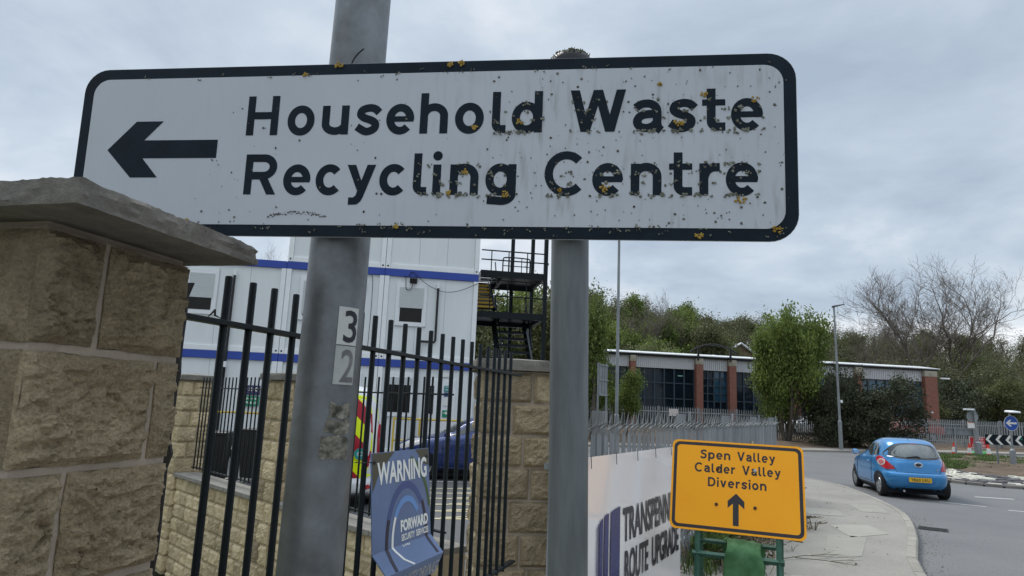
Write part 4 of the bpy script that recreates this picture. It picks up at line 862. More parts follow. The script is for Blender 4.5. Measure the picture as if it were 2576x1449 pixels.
def flight(x_a, x_b, y0, z0_, y1, z1, n, yl_):
    for x in (x_a, x_b): put('stringer', MB().tube([(x, y0, z0_), (x, y1, z1)], 0.09, 4), bs, st)
    for i in range(n):
        f = (i + 0.5) / n; y = y0 + (y1 - y0) * f; z = z0_ + (z1 - z0_) * f; tr = put('tread', MB().b2(x_a + 0.02, x_b - 0.02, y - 0.13, y + 0.13, z - 0.05, z + 0.03), bs, st)
        if yl_: put('nosing', MB().b2(x_a + 0.02, x_b - 0.02, y - 0.135, y - 0.122, z - 0.035, z + 0.03), yel, tr)
flight(-0.9, 0.55, 0.7, 4.75, 2.5, 5.85, 7, True)
flight(0.72, 1.75, -0.1, 2.6, 1.9, 4.5, 8, False)
flight(0.72, 1.75, 1.9, 0.3, -0.1, 2.5, 10, False)
def rail_run(P, r=0.022): put('handrail', MB().tube(P, r, 6), bs, st)
for z in (4.62, 5.92):
    rail_run([(x0, 0.3, z + 1.0 - (0.35 if z > 5 else 0)), (x1, 0.3, z + 1.0 - (0.35 if z > 5 else 0))]); rail_run([(x0, 0.3, z + 0.5 - (0.15 if z > 5 else 0)), (x1, 0.3, z + 0.5 - (0.15 if z > 5 else 0))])
    for x in (0.35, 0.9, 1.5): rail_run([(x, 0.3, z), (x, 0.3, z + (0.65 if z > 5 else 1.0))], 0.018)
rail_run(spl([(0.75, 0.5, 5.9), (0.75, 0.5, 6.32), (0.85, 0.5, 6.42), (1.5, 0.5, 6.42), (1.62, 0.5, 6.35), (1.62, 0.5, 5.95)], 3)); rail_run([(0.75, 0.5, 6.15), (1.6, 0.5, 6.15)], 0.015)
for x in (0.95, 1.35, 1.52): rail_run([(x, 0.5, 5.9), (x, 0.5, 6.4)], 0.014)
rail_run([(0.6, 0.6, 5.5), (0.72, 2.2, 6.6)]); rail_run([(1.7, 0.0, 3.5), (1.75, 1.9, 5.4)]); rail_run([(0.75, 0.0, 3.5), (0.72, 1.9, 5.4)]); rail_run([(0.05, 0.35, 3.2), (1.0, 0.35, 3.2)]); rail_run([(0.05, 0.35, 2.7), (1.0, 0.35, 2.7)])
for k in (0.5, 0.95, 1.4): rail_run([(k, 0.35, 2.3), (k, 0.35, 3.2)], 0.015)

# yellow handrail in front of the ground-floor cabins
yh = thing('handrail', 'yellow tubular handrail along the front of the ground-floor cabins', 'handrail', (*cp(0, -1.2), 0), CA)
ypm = P_('yellow_handrail_paint', (0.62, 0.42, 0.03))
for a, b in ((-7.6, -5.6), (-2.3, -0.15)):
    for z in (1.28, 0.70): put('rail', MB().tube([(a, 0, z), (b, 0, z)], 0.026, 8), ypm, yh)
    for x in (a + 0.02, (a + b) / 2 - 0.35, b - 0.02): put('upright', MB().tube([(x, 0, 0), (x, 0, 1.28)], 0.026, 8), ypm, yh)

# black wheelie bins
def bin_(label, loc, rz):
    t = thing('wheelie_bin', label, 'bin', loc, rz, 'black bins in the yard'); mb = MB()
    mb.add([(-.22, -.25, .08), (.22, -.25, .08), (.22, .25, .08), (-.22, .25, .08), (-.29, -.32, 1.0), (.29, -.32, 1.0), (.29, .35, 1.0), (-.29, .35, 1.0)], [(0, 1, 2, 3), (4, 5, 6, 7), (0, 1, 5, 4), (1, 2, 6, 5), (2, 3, 7, 6), (3, 0, 4, 7)])
    put('body', mb, M['plastic_black'], t, bevel=0.02); put('lid', MB().b2(-.31, .31, -.34, .38, 1.0, 1.06), M['plastic_black'], t, bevel=0.02)
    for x in (-.25, .25): put('wheel', MB().lathe([(0.1, -0.03), (0.1, 0.03)], 12, (x, .3, .1), 'x'), M['plastic_black'], t)
bin_('black wheelie bin nearest the farthest stone pillar', (-5.35, 12.7, 0.012), R(10)); bin_('black wheelie bin with rounded lid behind the other bin', (-5.1, 14.4, 0.012), R(-15))
# bay markings on the yard
yo = bpy.data.objects['yard']; cream = P_('cream_bay_paint', (0.50, 0.44, 0.28), var=0.2, vscale=8)
for i in range(6):
    y = 10.6 + i * 0.75; put('bay_marking', MB().flat([(-1.55, y), (-0.15, y + 0.25), (-0.15, y + 0.37), (-1.55, y + 0.12)], 0.017, 'xy'), cream, yo)
    put('bay_marking', MB().flat([(-0.1, y + 0.62), (-0.95, y + 0.15), (-0.95, y + 0.27), (-0.1, y + 0.74)], 0.021, 'xy'), cream, yo)
put('bay_marking', MB().flat([(-3, 15.4), (0.3, 15.9), (0.3, 16.0), (-3, 15.5)], 0.017, 'xy'), M['white_line'], yo)

# ------------------------------------------------------------------ vehicles: a body is lofted from plan rings stacked by height
def hermite(xs, ys):
    xs = np.array(xs, float); ys = np.array(ys, float); d = np.diff(ys) / np.diff(xs); m = np.zeros(len(xs)); m[0] = d[0]; m[-1] = d[-1]
    for i in range(1, len(xs) - 1): m[i] = 0 if d[i - 1] * d[i] <= 0 else 2 * d[i - 1] * d[i] / (d[i - 1] + d[i])
    def f(x):
        i = int(np.clip(np.searchsorted(xs, x) - 1, 0, len(xs) - 2)); h = xs[i + 1] - xs[i]; t = min(max((x - xs[i]) / h, 0), 1)
        return (2 * t**3 - 3 * t**2 + 1) * ys[i] + (t**3 - 2 * t**2 + t) * h * m[i] + (-2 * t**3 + 3 * t**2) * ys[i + 1] + (t**3 - t**2) * h * m[i + 1]
    return f
class Body:
    """rows: z, rear y, front y, half width, exponent.  local: rear at y=0, nose at +y, x to the right"""
    def __init__(s, rows):
        z = [r[0] for r in rows]; s.z0, s.z1 = z[0], z[-1]; s.r, s.f, s.w, s.n = [hermite(z, [r[k] for r in rows]) for k in (1, 2, 3, 4)]
    def at(s, th, z):
        r, f, w, n = s.r(z), s.f(z), s.w(z), s.n(z); c, sn = math.cos(th), math.sin(th)
        return Vector((w * math.copysign(abs(c) ** (2 / n), c), (r + f) / 2 + (f - r) / 2 * math.copysign(abs(sn) ** (2 / n), sn), z))
    def th_rear(s, a, z): n = s.n(z); c = math.copysign(abs(a) ** (n / 2), a); return -math.acos(max(-1, min(1, c)))
    def th_side(s, side, y, z):
        r, f, n = s.r(z), s.f(z), s.n(z); q = (y - (r + f) / 2) / ((f - r) / 2); q = max(-.999, min(.999, q)); sn = math.copysign(abs(q) ** (n / 2), q); t = math.asin(sn)
        return t if side > 0 else math.pi - t
    def off(s, th, z, d):
        p = s.at(th, z); e = 1e-3; a = s.at(th + e, z) - s.at(th - e, z); b = s.at(th, z + e * 4) - s.at(th, z - e * 4); n = a.cross(b)
        return p + (n.normalized() * d if n.length > 1e-12 else Vector())
    def shell(s, nt=112, nz=64):
        V = []; F = []
        for j in range(nz + 1):
            z = s.z0 + (s.z1 - s.z0) * (1 - (1 - j / nz) ** 1.35)
            for i in range(nt): V.append(s.at(2 * math.pi * (i + 0.5) / nt, z))
        for j in range(nz):
            for i in range(nt): F.append((j * nt + i, j * nt + (i + 1) % nt, (j + 1) * nt + (i + 1) % nt, (j + 1) * nt + i))
        F.append(tuple(range(nt))[::-1]); F.append(tuple(nz * nt + i for i in range(nt))); return MB().add(V, F)
    def patch(s, pts, fn, d, rings=5):
        """pts: outline in (a,z); fn(a,z)->theta ; filled towards its centre"""
        n = len(pts); c = np.mean(np.array(pts), 0); V = []; F = []
        for k in range(rings, 0, -1):
            for p in pts:
                q = c + (np.array(p) - c) * k / rings; V.append(s.off(fn(q[0], q[1]), q[1], d))
        V.append(s.off(fn(*c), c[1], d)); cc = len(V) - 1
        for k in range(rings - 1):
            for i in range(n): F.append((k * n + i, k * n + (i + 1) % n, (k + 1) * n + (i + 1) % n, (k + 1) * n + i))
        for i in range(n): F.append(((rings - 1) * n + i, (rings - 1) * n + (i + 1) % n, cc))
        # rim back to the body
        b = len(V); V += [s.off(fn(*p), p[1], -0.004) for p in pts]; F += [(i, (i + 1) % n, b + (i + 1) % n, b + i) for i in range(n)]
        return MB().add(V, F)
    def line(s, pts, fn, r=0.0065, d=0.001): return MB().tube([s.off(fn(a, z), z, d) for a, z in pts], r, 4)
def rpoly(P, r=0.2, k=4):
    o = []; n = len(P)
    for i in range(n):
        a, b, c = [np.array(P[(i + j) % n], float) for j in (-1, 0, 1)]; p, q = b + (a - b) * r, b + (c - b) * r
        for t in range(k + 1): u = t / k; o.append(tuple((1 - u) ** 2 * p + 2 * u * (1 - u) * b + u * u * q))
    return o
def dens(P, k=4): return [tuple(np.array(P[i]) + (np.array(P[(i + 1) % len(P)]) - np.array(P[i])) * j / k) for i in range(len(P)) for j in range(k)]
M['tyre'] = mat('tyre_rubber', (0.014, 0.014, 0.014), 0.85, var=0.2)
M['rim'] = mat('silver_wheel', (0.42, 0.43, 0.44), 0.35, 0.7, var=0.1)
M['carglass'] = mat('car_glass', (0.022, 0.027, 0.028), 0.05, var=0.3, vscale=1.2, spec=0.8)
M['sheen_glass'] = mat('painted_reflection_glass', (0.10, 0.115, 0.115), 0.06, vscale=3.0, col2=(0.22, 0.24, 0.235), spec=0.9, contrast=0.7)  # pale grey base colour stands in for reflections on the rear window
M['red_lamp'] = mat('red_lamp', (0.42, 0.012, 0.02), 0.15, var=0.1, spec=0.6)
M['white_lamp'] = mat('clear_lamp', (0.55, 0.52, 0.50), 0.15, var=0.1, spec=0.6)
M['chrome'] = mat('chrome', (0.6, 0.6, 0.6), 0.15, 1.0, var=0.03)
M['seam'] = mat('panel_gap', (0.004, 0.006, 0.01), 0.8, var=0.1)
WHEEL = {}
def wheel(parent, x, y, r, w, side, spokes=7):
    key = (round(r, 3), round(w, 3), side, spokes)
    if key not in WHEEL:
        ty = MB().lathe([(r * 0.66, -w / 2 * .8), (r * 0.9, -w / 2), (r * 0.985, -w / 2 * .8), (r, -w * .25), (r, w * .25), (r * 0.985, w / 2 * .8), (r * 0.9, w / 2), (r * 0.66, w / 2 * .8)], 32, ax='x').mesh('tyre', True)
        rm = MB(); s = side; rm.lathe([(r * 0.66, s * w * .40), (r * 0.64, s * w * .45), (r * 0.58, s * w * .42), (r * .56, s * w * .22)], 28, ax='x'); rm.lathe([(r * 0.16, s * w * .22), (r * .16, s * w * .42), (r * .10, s * w * .45), (0.001, s * w * .45)], 14, ax='x')
        for k in range(spokes):
            a = 2 * math.pi * k / spokes; d = Vector((0, math.cos(a), math.sin(a))); pp = Vector((0, -d.z, d.y)) * r * 0.075; o_ = Vector((s * w * .36, 0, 0)); i_ = Vector((s * w * .44, 0, 0))
            rm.add([d * r * .12 + pp + o_, d * r * .6 + pp * 1.3 + o_, d * r * .6 - pp * 1.3 + o_, d * r * .12 - pp + o_, d * r * .12 + pp + i_, d * r * .6 + pp * 1.3 + i_, d * r * .6 - pp * 1.3 + i_, d * r * .12 - pp + i_], [(0, 1, 2, 3), (4, 5, 6, 7), (0, 1, 5, 4), (1, 2, 6, 5), (2, 3, 7, 6), (3, 0, 4, 7)])
        WHEEL[key] = (ty, rm.mesh('rim'), MB().lathe([(r * .57, s * w * .18), (r * .57, s * w * .2)], 24, ax='x').mesh('brake_disc'))
    t, rm, bd = WHEEL[key]; o = put('wheel', bd, M['seam'], parent, (x, y, r)); put('tyre', t, M['tyre'], o); put('rim', rm, M['rim'], o); return o
def arch(body, parent, side, y, r, zc):
    pts = [(y + r * math.cos(a), zc + r * math.sin(a)) for a in np.linspace(0, math.pi, 18)] + [(y - r, body.z0 + 0.012), (y - r * .5, body.z0 + 0.01), (y, body.z0 + 0.01), (y + r * .5, body.z0 + 0.01), (y + r, body.z0 + 0.012)]
    put('wheel_arch', body.patch(pts, lambda a, z: body.th_side(side, a, z), 0.004, 3), M['seam'], parent)
KA = Body([(0.19, .30, 3.40, .72, 4.0), (0.26, .14, 3.50, .785, 4.2), (0.36, .045, 3.56, .82, 4.4), (.50, .0, 3.60, .833, 4.4), (.585, -.005, 3.62, .834, 4.3), (.635, .012, 3.61, .832, 4.2), (.66, .045, 3.60, .830, 4.1), (.78, .065, 3.54, .828, 3.9), (.88, .085, 3.32, .820, 3.6), (.96, .12, 2.95, .800, 3.3),
           (1.02, .15, 2.66, .773, 3.2), (1.10, .185, 2.50, .743, 3.1), (1.2, .24, 2.32, .705, 3.0), (1.3, .31, 2.14, .662, 2.95), (1.38, .39, 1.97, .612, 2.9), (1.435, .49, 1.81, .555, 2.8), (1.47, .63, 1.65, .48, 2.7), (1.493, .84, 1.45, .36, 2.5), (1.503, 1.05, 1.25, .14, 2.2)])
M['kablue'] = mat('bright_blue_car_paint', (0.035, 0.225, 0.50), 0.25, 0.3, var=0.03, vscale=2, coat=0.8)
def hatchback(label, loc, rz, paint, detail=True, group=None, scale=1.0, body=KA):
    t = thing('hatchback_car', label, 'car', loc, rz, group); t.scale = (scale,) * 3; b = body
    o = put('body', b.shell(), paint, t); smooth_by_angle(o, 60)
    put('underbody', MB().b2(-.66, .66, .35, 3.3, .12, .22), M['seam'], t)
    for sd in (-1, 1): put('sill', b.patch(dens([(1.0, .20), (2.55, .20), (2.55, .265), (1.0, .265)], 6), lambda a, z, sd=sd: b.th_side(sd, a, z), 0.006, 2), M['plastic_black'], t)
    put('rear_valance', b.patch(dens(rpoly([(-.7, .20), (.7, .20), (.62, .275), (-.62, .275)], .2), 3), b.th_rear, 0.006, 2), M['plastic_black'], t)
    for sd in (-1, 1):
        for y in (0.62, 2.92):
            arch(b, t, sd, y, 0.345, 0.30); wheel(t, sd * 0.715, y, 0.29, 0.19, sd)
        S_ = lambda a, z, sd=sd: b.th_side(sd, a, z)
        g = put('side_window', b.patch(dens(rpoly([(1.16, 1.0), (2.34, 1.0), (2.02, 1.2), (1.72, 1.34), (1.20, 1.37)], .12), 1), S_, 0.004), M['carglass'], t)
        g = put('quarter_window', b.patch(dens(rpoly([(0.72, 1.05), (1.10, 1.005), (1.13, 1.365), (0.98, 1.33), (0.82, 1.22)], .22), 1), S_, 0.004), M['carglass'], t)
        put('door_seam', b.line([(1.13, z) for z in np.linspace(.34, 1.0, 8)], S_), M['seam'], t); put('door_seam', b.line([(2.5, z) for z in np.linspace(.34, .98, 8)], S_), M['seam'], t); put('door_seam', b.line([(y, .33) for y in np.linspace(1.13, 2.5, 12)], S_), M['seam'], t)
        put('door_handle', b.line([(1.24, .845), (1.32, .85), (1.42, .85)], S_, 0.016, 0.012), paint, t)
        mr = put('mirror', MB().lathe([(0.01, -0.09), (0.06, -0.08), (0.075, -.03), (0.07, .03), (0.02, .1)], 12, (sd * 0.875, 2.42, 1.03), 'x'), paint, t); smooth_by_angle(mr, 60)
        put('mirror_glass', MB().box((sd * 0.88, 2.345, 1.03), (0.13, 0.012, 0.09)), M['chrome'], t); put('mirror_arm', MB().tube([(sd * .77, 2.44, 1.0), (sd * .84, 2.43, 1.01)], 0.03, 6), M['plastic_black'], t)
        # front lamp
        put('headlamp', b.patch(rpoly([(2.98, .80), (3.45, .66), (3.53, .74), (3.2, .90), (2.95, .93)], .3), S_, 0.004), M['white_lamp'], t)
    rr = b.th_rear
    put('windscreen', b.patch(dens(rpoly([(-.84, 1.06), (.84, 1.06), (.70, 1.33), (-.70, 1.33)], .15), 5), lambda a, z: -b.th_rear(a, z), 0.005, 6), M['carglass'], t)
    put('rear_window', b.patch(dens(rpoly([(-.90, 1.04), (-.4, .985), (.4, .985), (.90, 1.04), (.91, 1.12), (.74, 1.345), (.3, 1.385), (-.3, 1.385), (-.74, 1.345), (-.91, 1.12)], .35), 2), rr, 0.005, 7), M['carglass'], t)
    put('rear_window_sheen', b.patch(dens(rpoly([(-.70, 1.06), (-.3, 1.03), (.3, 1.03), (.70, 1.06), (.74, 1.13), (.58, 1.315), (.25, 1.35), (-.25, 1.35), (-.58, 1.315), (-.74, 1.13)], .35), 2), rr, 0.0075, 5), M['sheen_glass'], t)  # extra pane over the rear window; its paler colour imitates reflected light
    for sd in (-1, 1):
        fn = lambda a, z, sd=sd: (-math.pi / 2 + sd * a)
        out = [(math.pi / 2 * p[0], p[1]) for p in [(.38, .735), (.48, .80), (.485, .90), (.44, .985), (.62, 1.05), (.74, 1.02), (.70, .93), (.60, .82), (.50, .745)]]
        # teardrop wrapped round the corner; 'a' is the angle from straight back
        out = dens(rpoly([(0.40, .725), (0.75, .705), (1.04, .79), (1.22, .93), (1.22, 1.02), (1.02, 1.02), (0.72, .91), (0.46, .79)], .4), 1)
        l = put('tail_lamp', b.patch(out, fn, 0.012, 5), M['red_lamp'], t)
        cl = [(0.95 + 0.165 * math.cos(a), .875 + .082 * math.sin(a)) for a in np.linspace(0, 6.283, 20)[:-1]]; put('lamp_ring', b.patch(cl, fn, 0.018, 3), M['white_lamp'], l)
        cl = [(0.95 + 0.115 * math.cos(a), .875 + .056 * math.sin(a)) for a in np.linspace(0, 6.283, 18)[:-1]]; put('lamp_lens', b.patch(cl, fn, 0.024, 3), mat('pink_lamp_lens', (0.45, 0.12, 0.12), 0.2), l)
    if detail:
        for s_ in (-1, 1): put('tailgate_seam', b.line([(s_ * .60, .665), (s_ * .66, .80), (s_ * .70, .95), (s_ * .86, 1.02)], rr, 0.006), M['seam'], t)
        put('tailgate_seam', b.line([(a, .662) for a in np.linspace(-.6, .6, 12)], rr, 0.007), M['seam'], t); put('bumper_crease', b.line([(a, .40 - .02 * abs(a)) for a in np.linspace(-.8, .8, 16)], rr, 0.006), paint, t)
        put('tailgate_lip', b.line([(a, .97 - .03 * a * a) for a in np.linspace(-.62, .62, 12)], rr, 0.012, -0.002), paint, t)
        p0 = b.at(rr(0, .50), .50); pl_ = put('number_plate', MB().box((0, p0.y - .012, .495), (.52, .012, .115)), P_('yellow_plate', (0.70, 0.42, 0.02)), t)
        put('lettering', text_mb('YB65 LRU', .44, .072, p0.y - .0195, -.22, .458, bold=0.012), M['num_black'], pl_)
        put('painted_recess_shade', b.patch(rpoly([(-.42, .43), (.42, .43), (.36, .575), (-.36, .575)], .2), rr, 0.0025), mat('shadowed_recess_paint', (0.022, 0.19, 0.50), 0.3, 0.25, coat=0.8), t)  # no hollow here: darker blue patch paints the shade of a recess
        bd = b.at(rr(0, .86), .86); e = put('badge', MB().lathe([(0.001, -.016), (.09, -.012), (.10, 0), (.10, .006)], 24, (0, 0, 0), 'y'), P_('dark_badge', (0.02, 0.025, 0.04), rough=0.2), t, (0, bd.y - .002, .86)); e.scale = (.95, 1, .55)
        e2 = put('badge_rim', MB().lathe([(.09, -.013), (.098, -.018), (.108, -.013), (.108, .004)], 24, (0, 0, 0), 'y'), M['chrome'], t, (0, bd.y - .002, .86)); e2.scale = (.95, 1, .55)
        put('tailgate_handle', MB().box((0, bd.y - .004, .775), (.13, .02, .05)), M['seam'], t, bevel=.01)
        put('small_badge', MB().box((.43, b.at(rr(.5, .75), .75).y - .004, .755), (.045, .01, .03)), M['chrome'], t)
        put('wiper', MB().tube([b.off(rr(-.30, 1.02), 1.02, .02), b.off(rr(.0, 1.055), 1.055, .022), b.off(rr(.1, 1.03), 1.03, .02)], [.014, .02, .012], 6), M['plastic_black'], t)
        put('brake_light', b.line([(-.12, 1.375), (.12, 1.375)], rr, .008), M['red_lamp'], t); put('aerial', MB().tube([(0, .78, 1.47), (0, .62, 1.60)], .006, 5), M['plastic_black'], t)
        put('exhaust', MB().tube([(-.35, .25, .2), (-.35, .1, .2)], .028, 8), M['chrome'], t)
    return t
yawk = R(-13); hd_ = Vector((-math.sin(yawk), math.cos(yawk))); cpz = Vector((9.74, 16.64)) - hd_ * 0.62 * 0.94
hatchback('bright blue hatchback on the road, rear view with yellow number plate', (cpz.x, cpz.y, 0.0), yawk, M['kablue'], scale=0.915)
hatchback('dark blue car parked in the yard behind the railings', (1.0, 16.9, 0.012), R(90) + R(4), mat('dark_blue_car_paint', (0.008, 0.028, 0.14), 0.25, 0.25, coat=0.8, var=0.03), detail=False)

# service van with chevron rear
VB = Body([(.20, .10, 4.9, .90, 7), (.28, 0, 4.97, .96, 7), (.44, 0.0, 4.97, .985, 7), (.47, .05, 4.95, .985, 7), (1.0, .055, 4.8, .985, 7), (1.15, .07, 4.3, .98, 7), (1.4, .10, 3.95, .955, 6.5), (1.65, .14, 3.6, .915, 6), (1.82, .19, 3.35, .86, 5.5), (1.92, .27, 3.1, .77, 5), (1.965, .40, 2.9, .60, 4.5), (1.985, .8, 2.5, .2, 4)])
def chev_mat():
    m = P_('red_yellow_chevron_print', (0.5, 0.5, 0.5), rough=0.35); t = m.node_tree; L = t.links.new; b = next(n for n in t.nodes if n.type == 'BSDF_PRINCIPLED'); co = next(n for n in t.nodes if n.type == 'TEX_COORD')
    s = t.nodes.new('ShaderNodeSeparateXYZ'); L(co.outputs['Object'], s.inputs[0])
    def mt(op, a, b_): 
        n = t.nodes.new('ShaderNodeMath'); n.operation = op
        for i, v in enumerate((a, b_)):
            if v is None: continue
            if isinstance(v, (int, float)): n.inputs[i].default_value = v
            else: L(v, n.inputs[i])
        return n.outputs[0]
    v = mt('ADD', mt('MULTIPLY', mt('ABSOLUTE', s.outputs[0], None), 1.0), s.outputs[2]); f = mt('FRACT', mt('MULTIPLY', v, 1.75), None); g = mt('GREATER_THAN', f, 0.5)
    mx = t.nodes.new('ShaderNodeMix'); mx.data_type = 'RGBA'; L(g, mx.inputs[0]); mx.inputs[6].default_value = (0.72, 0.85, 0.0, 1); mx.inputs[7].default_value = (0.36, 0.008, 0.02, 1); L(mx.outputs[2], b.inputs['Base Color']); return m
vn = thing('service_van', 'white van with red and yellow chevron rear parked behind the lamp column', 'van', (-2.93, 11.0, 0.012), R(12))
vwhite = mat('white_van_paint', (0.68, 0.69, 0.70), 0.3, var=0.03, coat=0.4)
o = put('body', VB.shell(96, 48), vwhite, vn); smooth_by_angle(o, 50)
put('chevron_panel', VB.patch(dens(rpoly([(-.86, .50), (.86, .50), (.93, .9), (.93, 1.7), (.84, 1.88), (-.84, 1.88), (-.93, 1.7), (-.93, .9)], .2), 3), VB.th_rear, .004, 8), chev_mat(), vn)
for sd in (-1, 1):
    fn = lambda a, z: VB.th_rear(a, z)
    l = put('tail_lamp', VB.patch(dens(rpoly([(sd * .905, .84), (sd * .985, .84), (sd * .99, 1.30), (sd * .93, 1.36), (sd * .90, 1.2)], .25), 2), fn, .014, 3), M['red_lamp'], vn)
    put('reverse_lamp', VB.patch(rpoly([(sd * .93, 1.0), (sd * .98, 1.0), (sd * .98, 1.12), (sd * .93, 1.12)], .2), fn, .02, 2), M['white_lamp'], l)
    put('reflector', VB.patch(rpoly([(sd * .70, .32), (sd * .95, .32), (sd * .95, .40), (sd * .76, .40)], .2), fn, .008, 2), M['red_lamp'], vn)
    put('mirror', MB().box((sd * 1.04, 3.6, 1.02), (.12, .12, .2)), M['plastic_black'], vn, bevel=.03)
    for y in (.95, 3.95): arch(VB, vn, sd, y, .38, .34); wheel(vn, sd * .87, y, .33, .2, sd, 6)
put('door_seam', VB.line([(0, z) for z in np.linspace(.48, 1.9, 14)], VB.th_rear, .005, .005), M['seam'], vn)
put('number_plate', MB().box((-.35, -.006, .36), (.5, .012, .11)), P_('van_plate', (0.7, 0.42, 0.02)), vn)
put('rear_step', MB().b2(-.86, .86, -.05, .1, .20, .27), M['plastic_black'], vn, bevel=.02)
gb = put('round_sticker', MB().lathe([(.09, 0), (.09, -.003)], 20, (0.62, .035, .88), 'y'), P_('teal_sticker', (0.02, 0.30, 0.28)), vn)
put('lettering', text_mb('60', .09, .07, .030, .575, .845), wht, gb)
# ------------------------------------------------------------------ roundabout island with sett apron
random.seed(31); rng = np.random.default_rng(31)
ISL = [(13.45, 21.7), (14.0, 20.5), (15.2, 19.9), (17.6, 19.8), (21.0, 20.8), (26.5, 24.5), (30, 31), (29.5, 37.0), (27.5, 38.9), (24.5, 38.9), (21.5, 36.6), (17.5, 31.0), (14.6, 25.4)]
isl = [np.array(p) for p in resample(ISL + [ISL[0]], 0.48)]; ic = np.array([21.5, 29.5]); nI = len(isl)
def ring_pt(i, f): a = isl[i % nI]; return a + (ic - a) * f
V = []; F = []; fs = [0.0, 0.02, 0.34, 0.36, 0.5, 0.7, 1.0]; zs = [0.06, 0.075, 0.13, 0.13, 0.20, 0.24, 0.26]
rs_o = thing('roundabout_island', 'roundabout island with black and white sett apron and bare soil mound', 'traffic island', (0, 0, 0))
mb = MB()
for k, (f, z) in enumerate(zip(fs[:3], zs[:3])): V += [(*ring_pt(i, f), z - 0.02) for i in range(nI)]
for k in range(2): F += [(k * nI + i, k * nI + (i + 1) % nI, (k + 1) * nI + (i + 1) % nI, (k + 1) * nI + i) for i in range(nI)]
put('apron_bed', MB().add(V, F), mat('dark_apron_mortar', (0.075, 0.072, 0.07), 0.95, var=0.2, vscale=3, fine=0.2), rs_o)
# soil mound
V = []; F = []; NR = 16
for k in range(NR + 1):
    f = 0.335 + 0.665 * k / NR
    for i in range(nI):
        p = ring_pt(i, f); z = 0.10 + 0.18 * min(1, (f - 0.335) / 0.25) + 0.10 * mn.noise(Vector((p[0] * .8, p[1] * .8, 0))) * min(1, (f - .33) / .1) + 0.05 * mn.noise(Vector((p[0] * 2.6, p[1] * 2.6, 4))); V.append((*p, z))
for k in range(NR): F += [(k * nI + i, k * nI + (i + 1) % nI, (k + 1) * nI + (i + 1) % nI, (k + 1) * nI + i) for i in range(nI)]
o = put('soil_mound', MB().add(V, F), M['soil'], rs_o); smooth_by_angle(o, 60)
M['sett_w'] = mat('white_sett', (0.58, 0.56, 0.47), 0.85, var=0.12, vscale=6, rnd=0.15, fine=0.12)
M['sett_b'] = mat('black_sett', (0.10, 0.095, 0.098), 0.85, var=0.2, vscale=6, rnd=0.25)
M['ikerb'] = mat('grey_island_kerb', (0.20, 0.185, 0.165), 0.9, var=0.15, vscale=4, rnd=0.12)
vis = [i for i in range(nI) if isl[i][0] < 19 and isl[i][1] < 33]
# order so they run along the near edge
for i in vis:
    a, b = ring_pt(i, 0.0), ring_pt(i + 1, 0.0); t = b - a; Lk = np.linalg.norm(t); t /= Lk; nn = (ic - a) / np.linalg.norm(ic - a)
    mb = MB().add([(*(a + t * .03), -.05), (*(b - t * .03), -.05), (*(b - t * .03 + nn * .15), -.05), (*(a + t * .03 + nn * .15), -.05), (*(a + t * .03 + nn * .01), .085), (*(b - t * .03 + nn * .01), .085), (*(b - t * .03 + nn * .15), .09), (*(a + t * .03 + nn * .15), .09)], [(0, 1, 5, 4), (4, 5, 6, 7), (2, 3, 7, 6), (0, 4, 7, 3), (1, 2, 6, 5)])
    put('kerb_block', mb, M['ikerb'], rs_o)
cand = []
for row in range(13):
    f0 = 0.03 + row * 0.0238; f1 = f0 + 0.021
    for i in vis: cand.append((row, i, f0, f1))
cand.sort(key=lambda c: np.hypot(*ring_pt(c[1], c[2])))
rest = MB(); cnt = {'w': 0, 'b': 0}
for row, i, f0, f1 in cand:
    k = i + 0.5 * (row % 2); white = (int(math.floor((i + abs(row - 6) * 0.55) / 3.0)) % 2 == 0)
    if random.random() < 0.08: continue
    sh = 0.5 * (row % 2) + random.uniform(-.06, .06)
    a0, b0 = ring_pt(i, f0) * (1 - sh) + ring_pt(i + 1, f0) * sh, ring_pt(i + 1, f0) * (1 - sh) + ring_pt(i + 2, f0) * sh
    a1_, b1 = ring_pt(i, f1) * (1 - sh) + ring_pt(i + 1, f1) * sh, ring_pt(i + 1, f1) * (1 - sh) + ring_pt(i + 2, f1) * sh
    q = random.uniform(.03, .10); z0_ = 0.075 + 0.055 * (f0 / 0.34) + random.uniform(0, .03)
    c0 = [a0 + (b0 - a0) * q, b0 - (b0 - a0) * q, b1 - (b1 - a1_) * q, a1_ + (b1 - a1_) * q]; cm = sum(c0) / 4
    mb = MB().add([(*p, z0_ - .06) for p in c0] + [(*(cm + (p - cm) * .86), z0_) for p in c0], [(0, 1, 5, 4), (1, 2, 6, 5), (2, 3, 7, 6), (3, 0, 4, 7), (4, 5, 6, 7)])
    kk = 'w' if white else 'b'; cnt[kk] += 1
    if cnt[kk] <= 290: put('white_sett' if white else 'black_sett', mb, M['sett_w'] if white else M['sett_b'], rs_o)
    else: rest.add(mb.V, mb.F)
if rest.V: put('setts_beyond', rest, M['sett_b'], rs_o, kind='stuff')
M['grass'] = mat('grass_blades', (0.055, 0.10, 0.022), 0.75, vscale=0.6, col2=(0.12, 0.17, 0.05), island=0.35, translucent=0.2)
cs = []
for _ in range(700):
    i = rng.integers(nI); f = rng.uniform(.36, .95); p = ring_pt(i, f)
    if p[0] < 18.9 and p[1] > 27 or (p[1] > 31.0 and p[0] < 30) or (p[0] > 20.8 and p[1] > 28.5 and rng.uniform() < .8): cs.append((p[0], p[1], 0.18))
    elif 16.5 < p[0] < 19.4 and 25.5 < p[1] < 34: cs.append((p[0], p[1], 0.15))
blades('island_grass', cs, 60, .05, .20, .012, .42, M['grass'], .7, label='rough green grass patches on the roundabout island', cat='grass', kind='stuff')

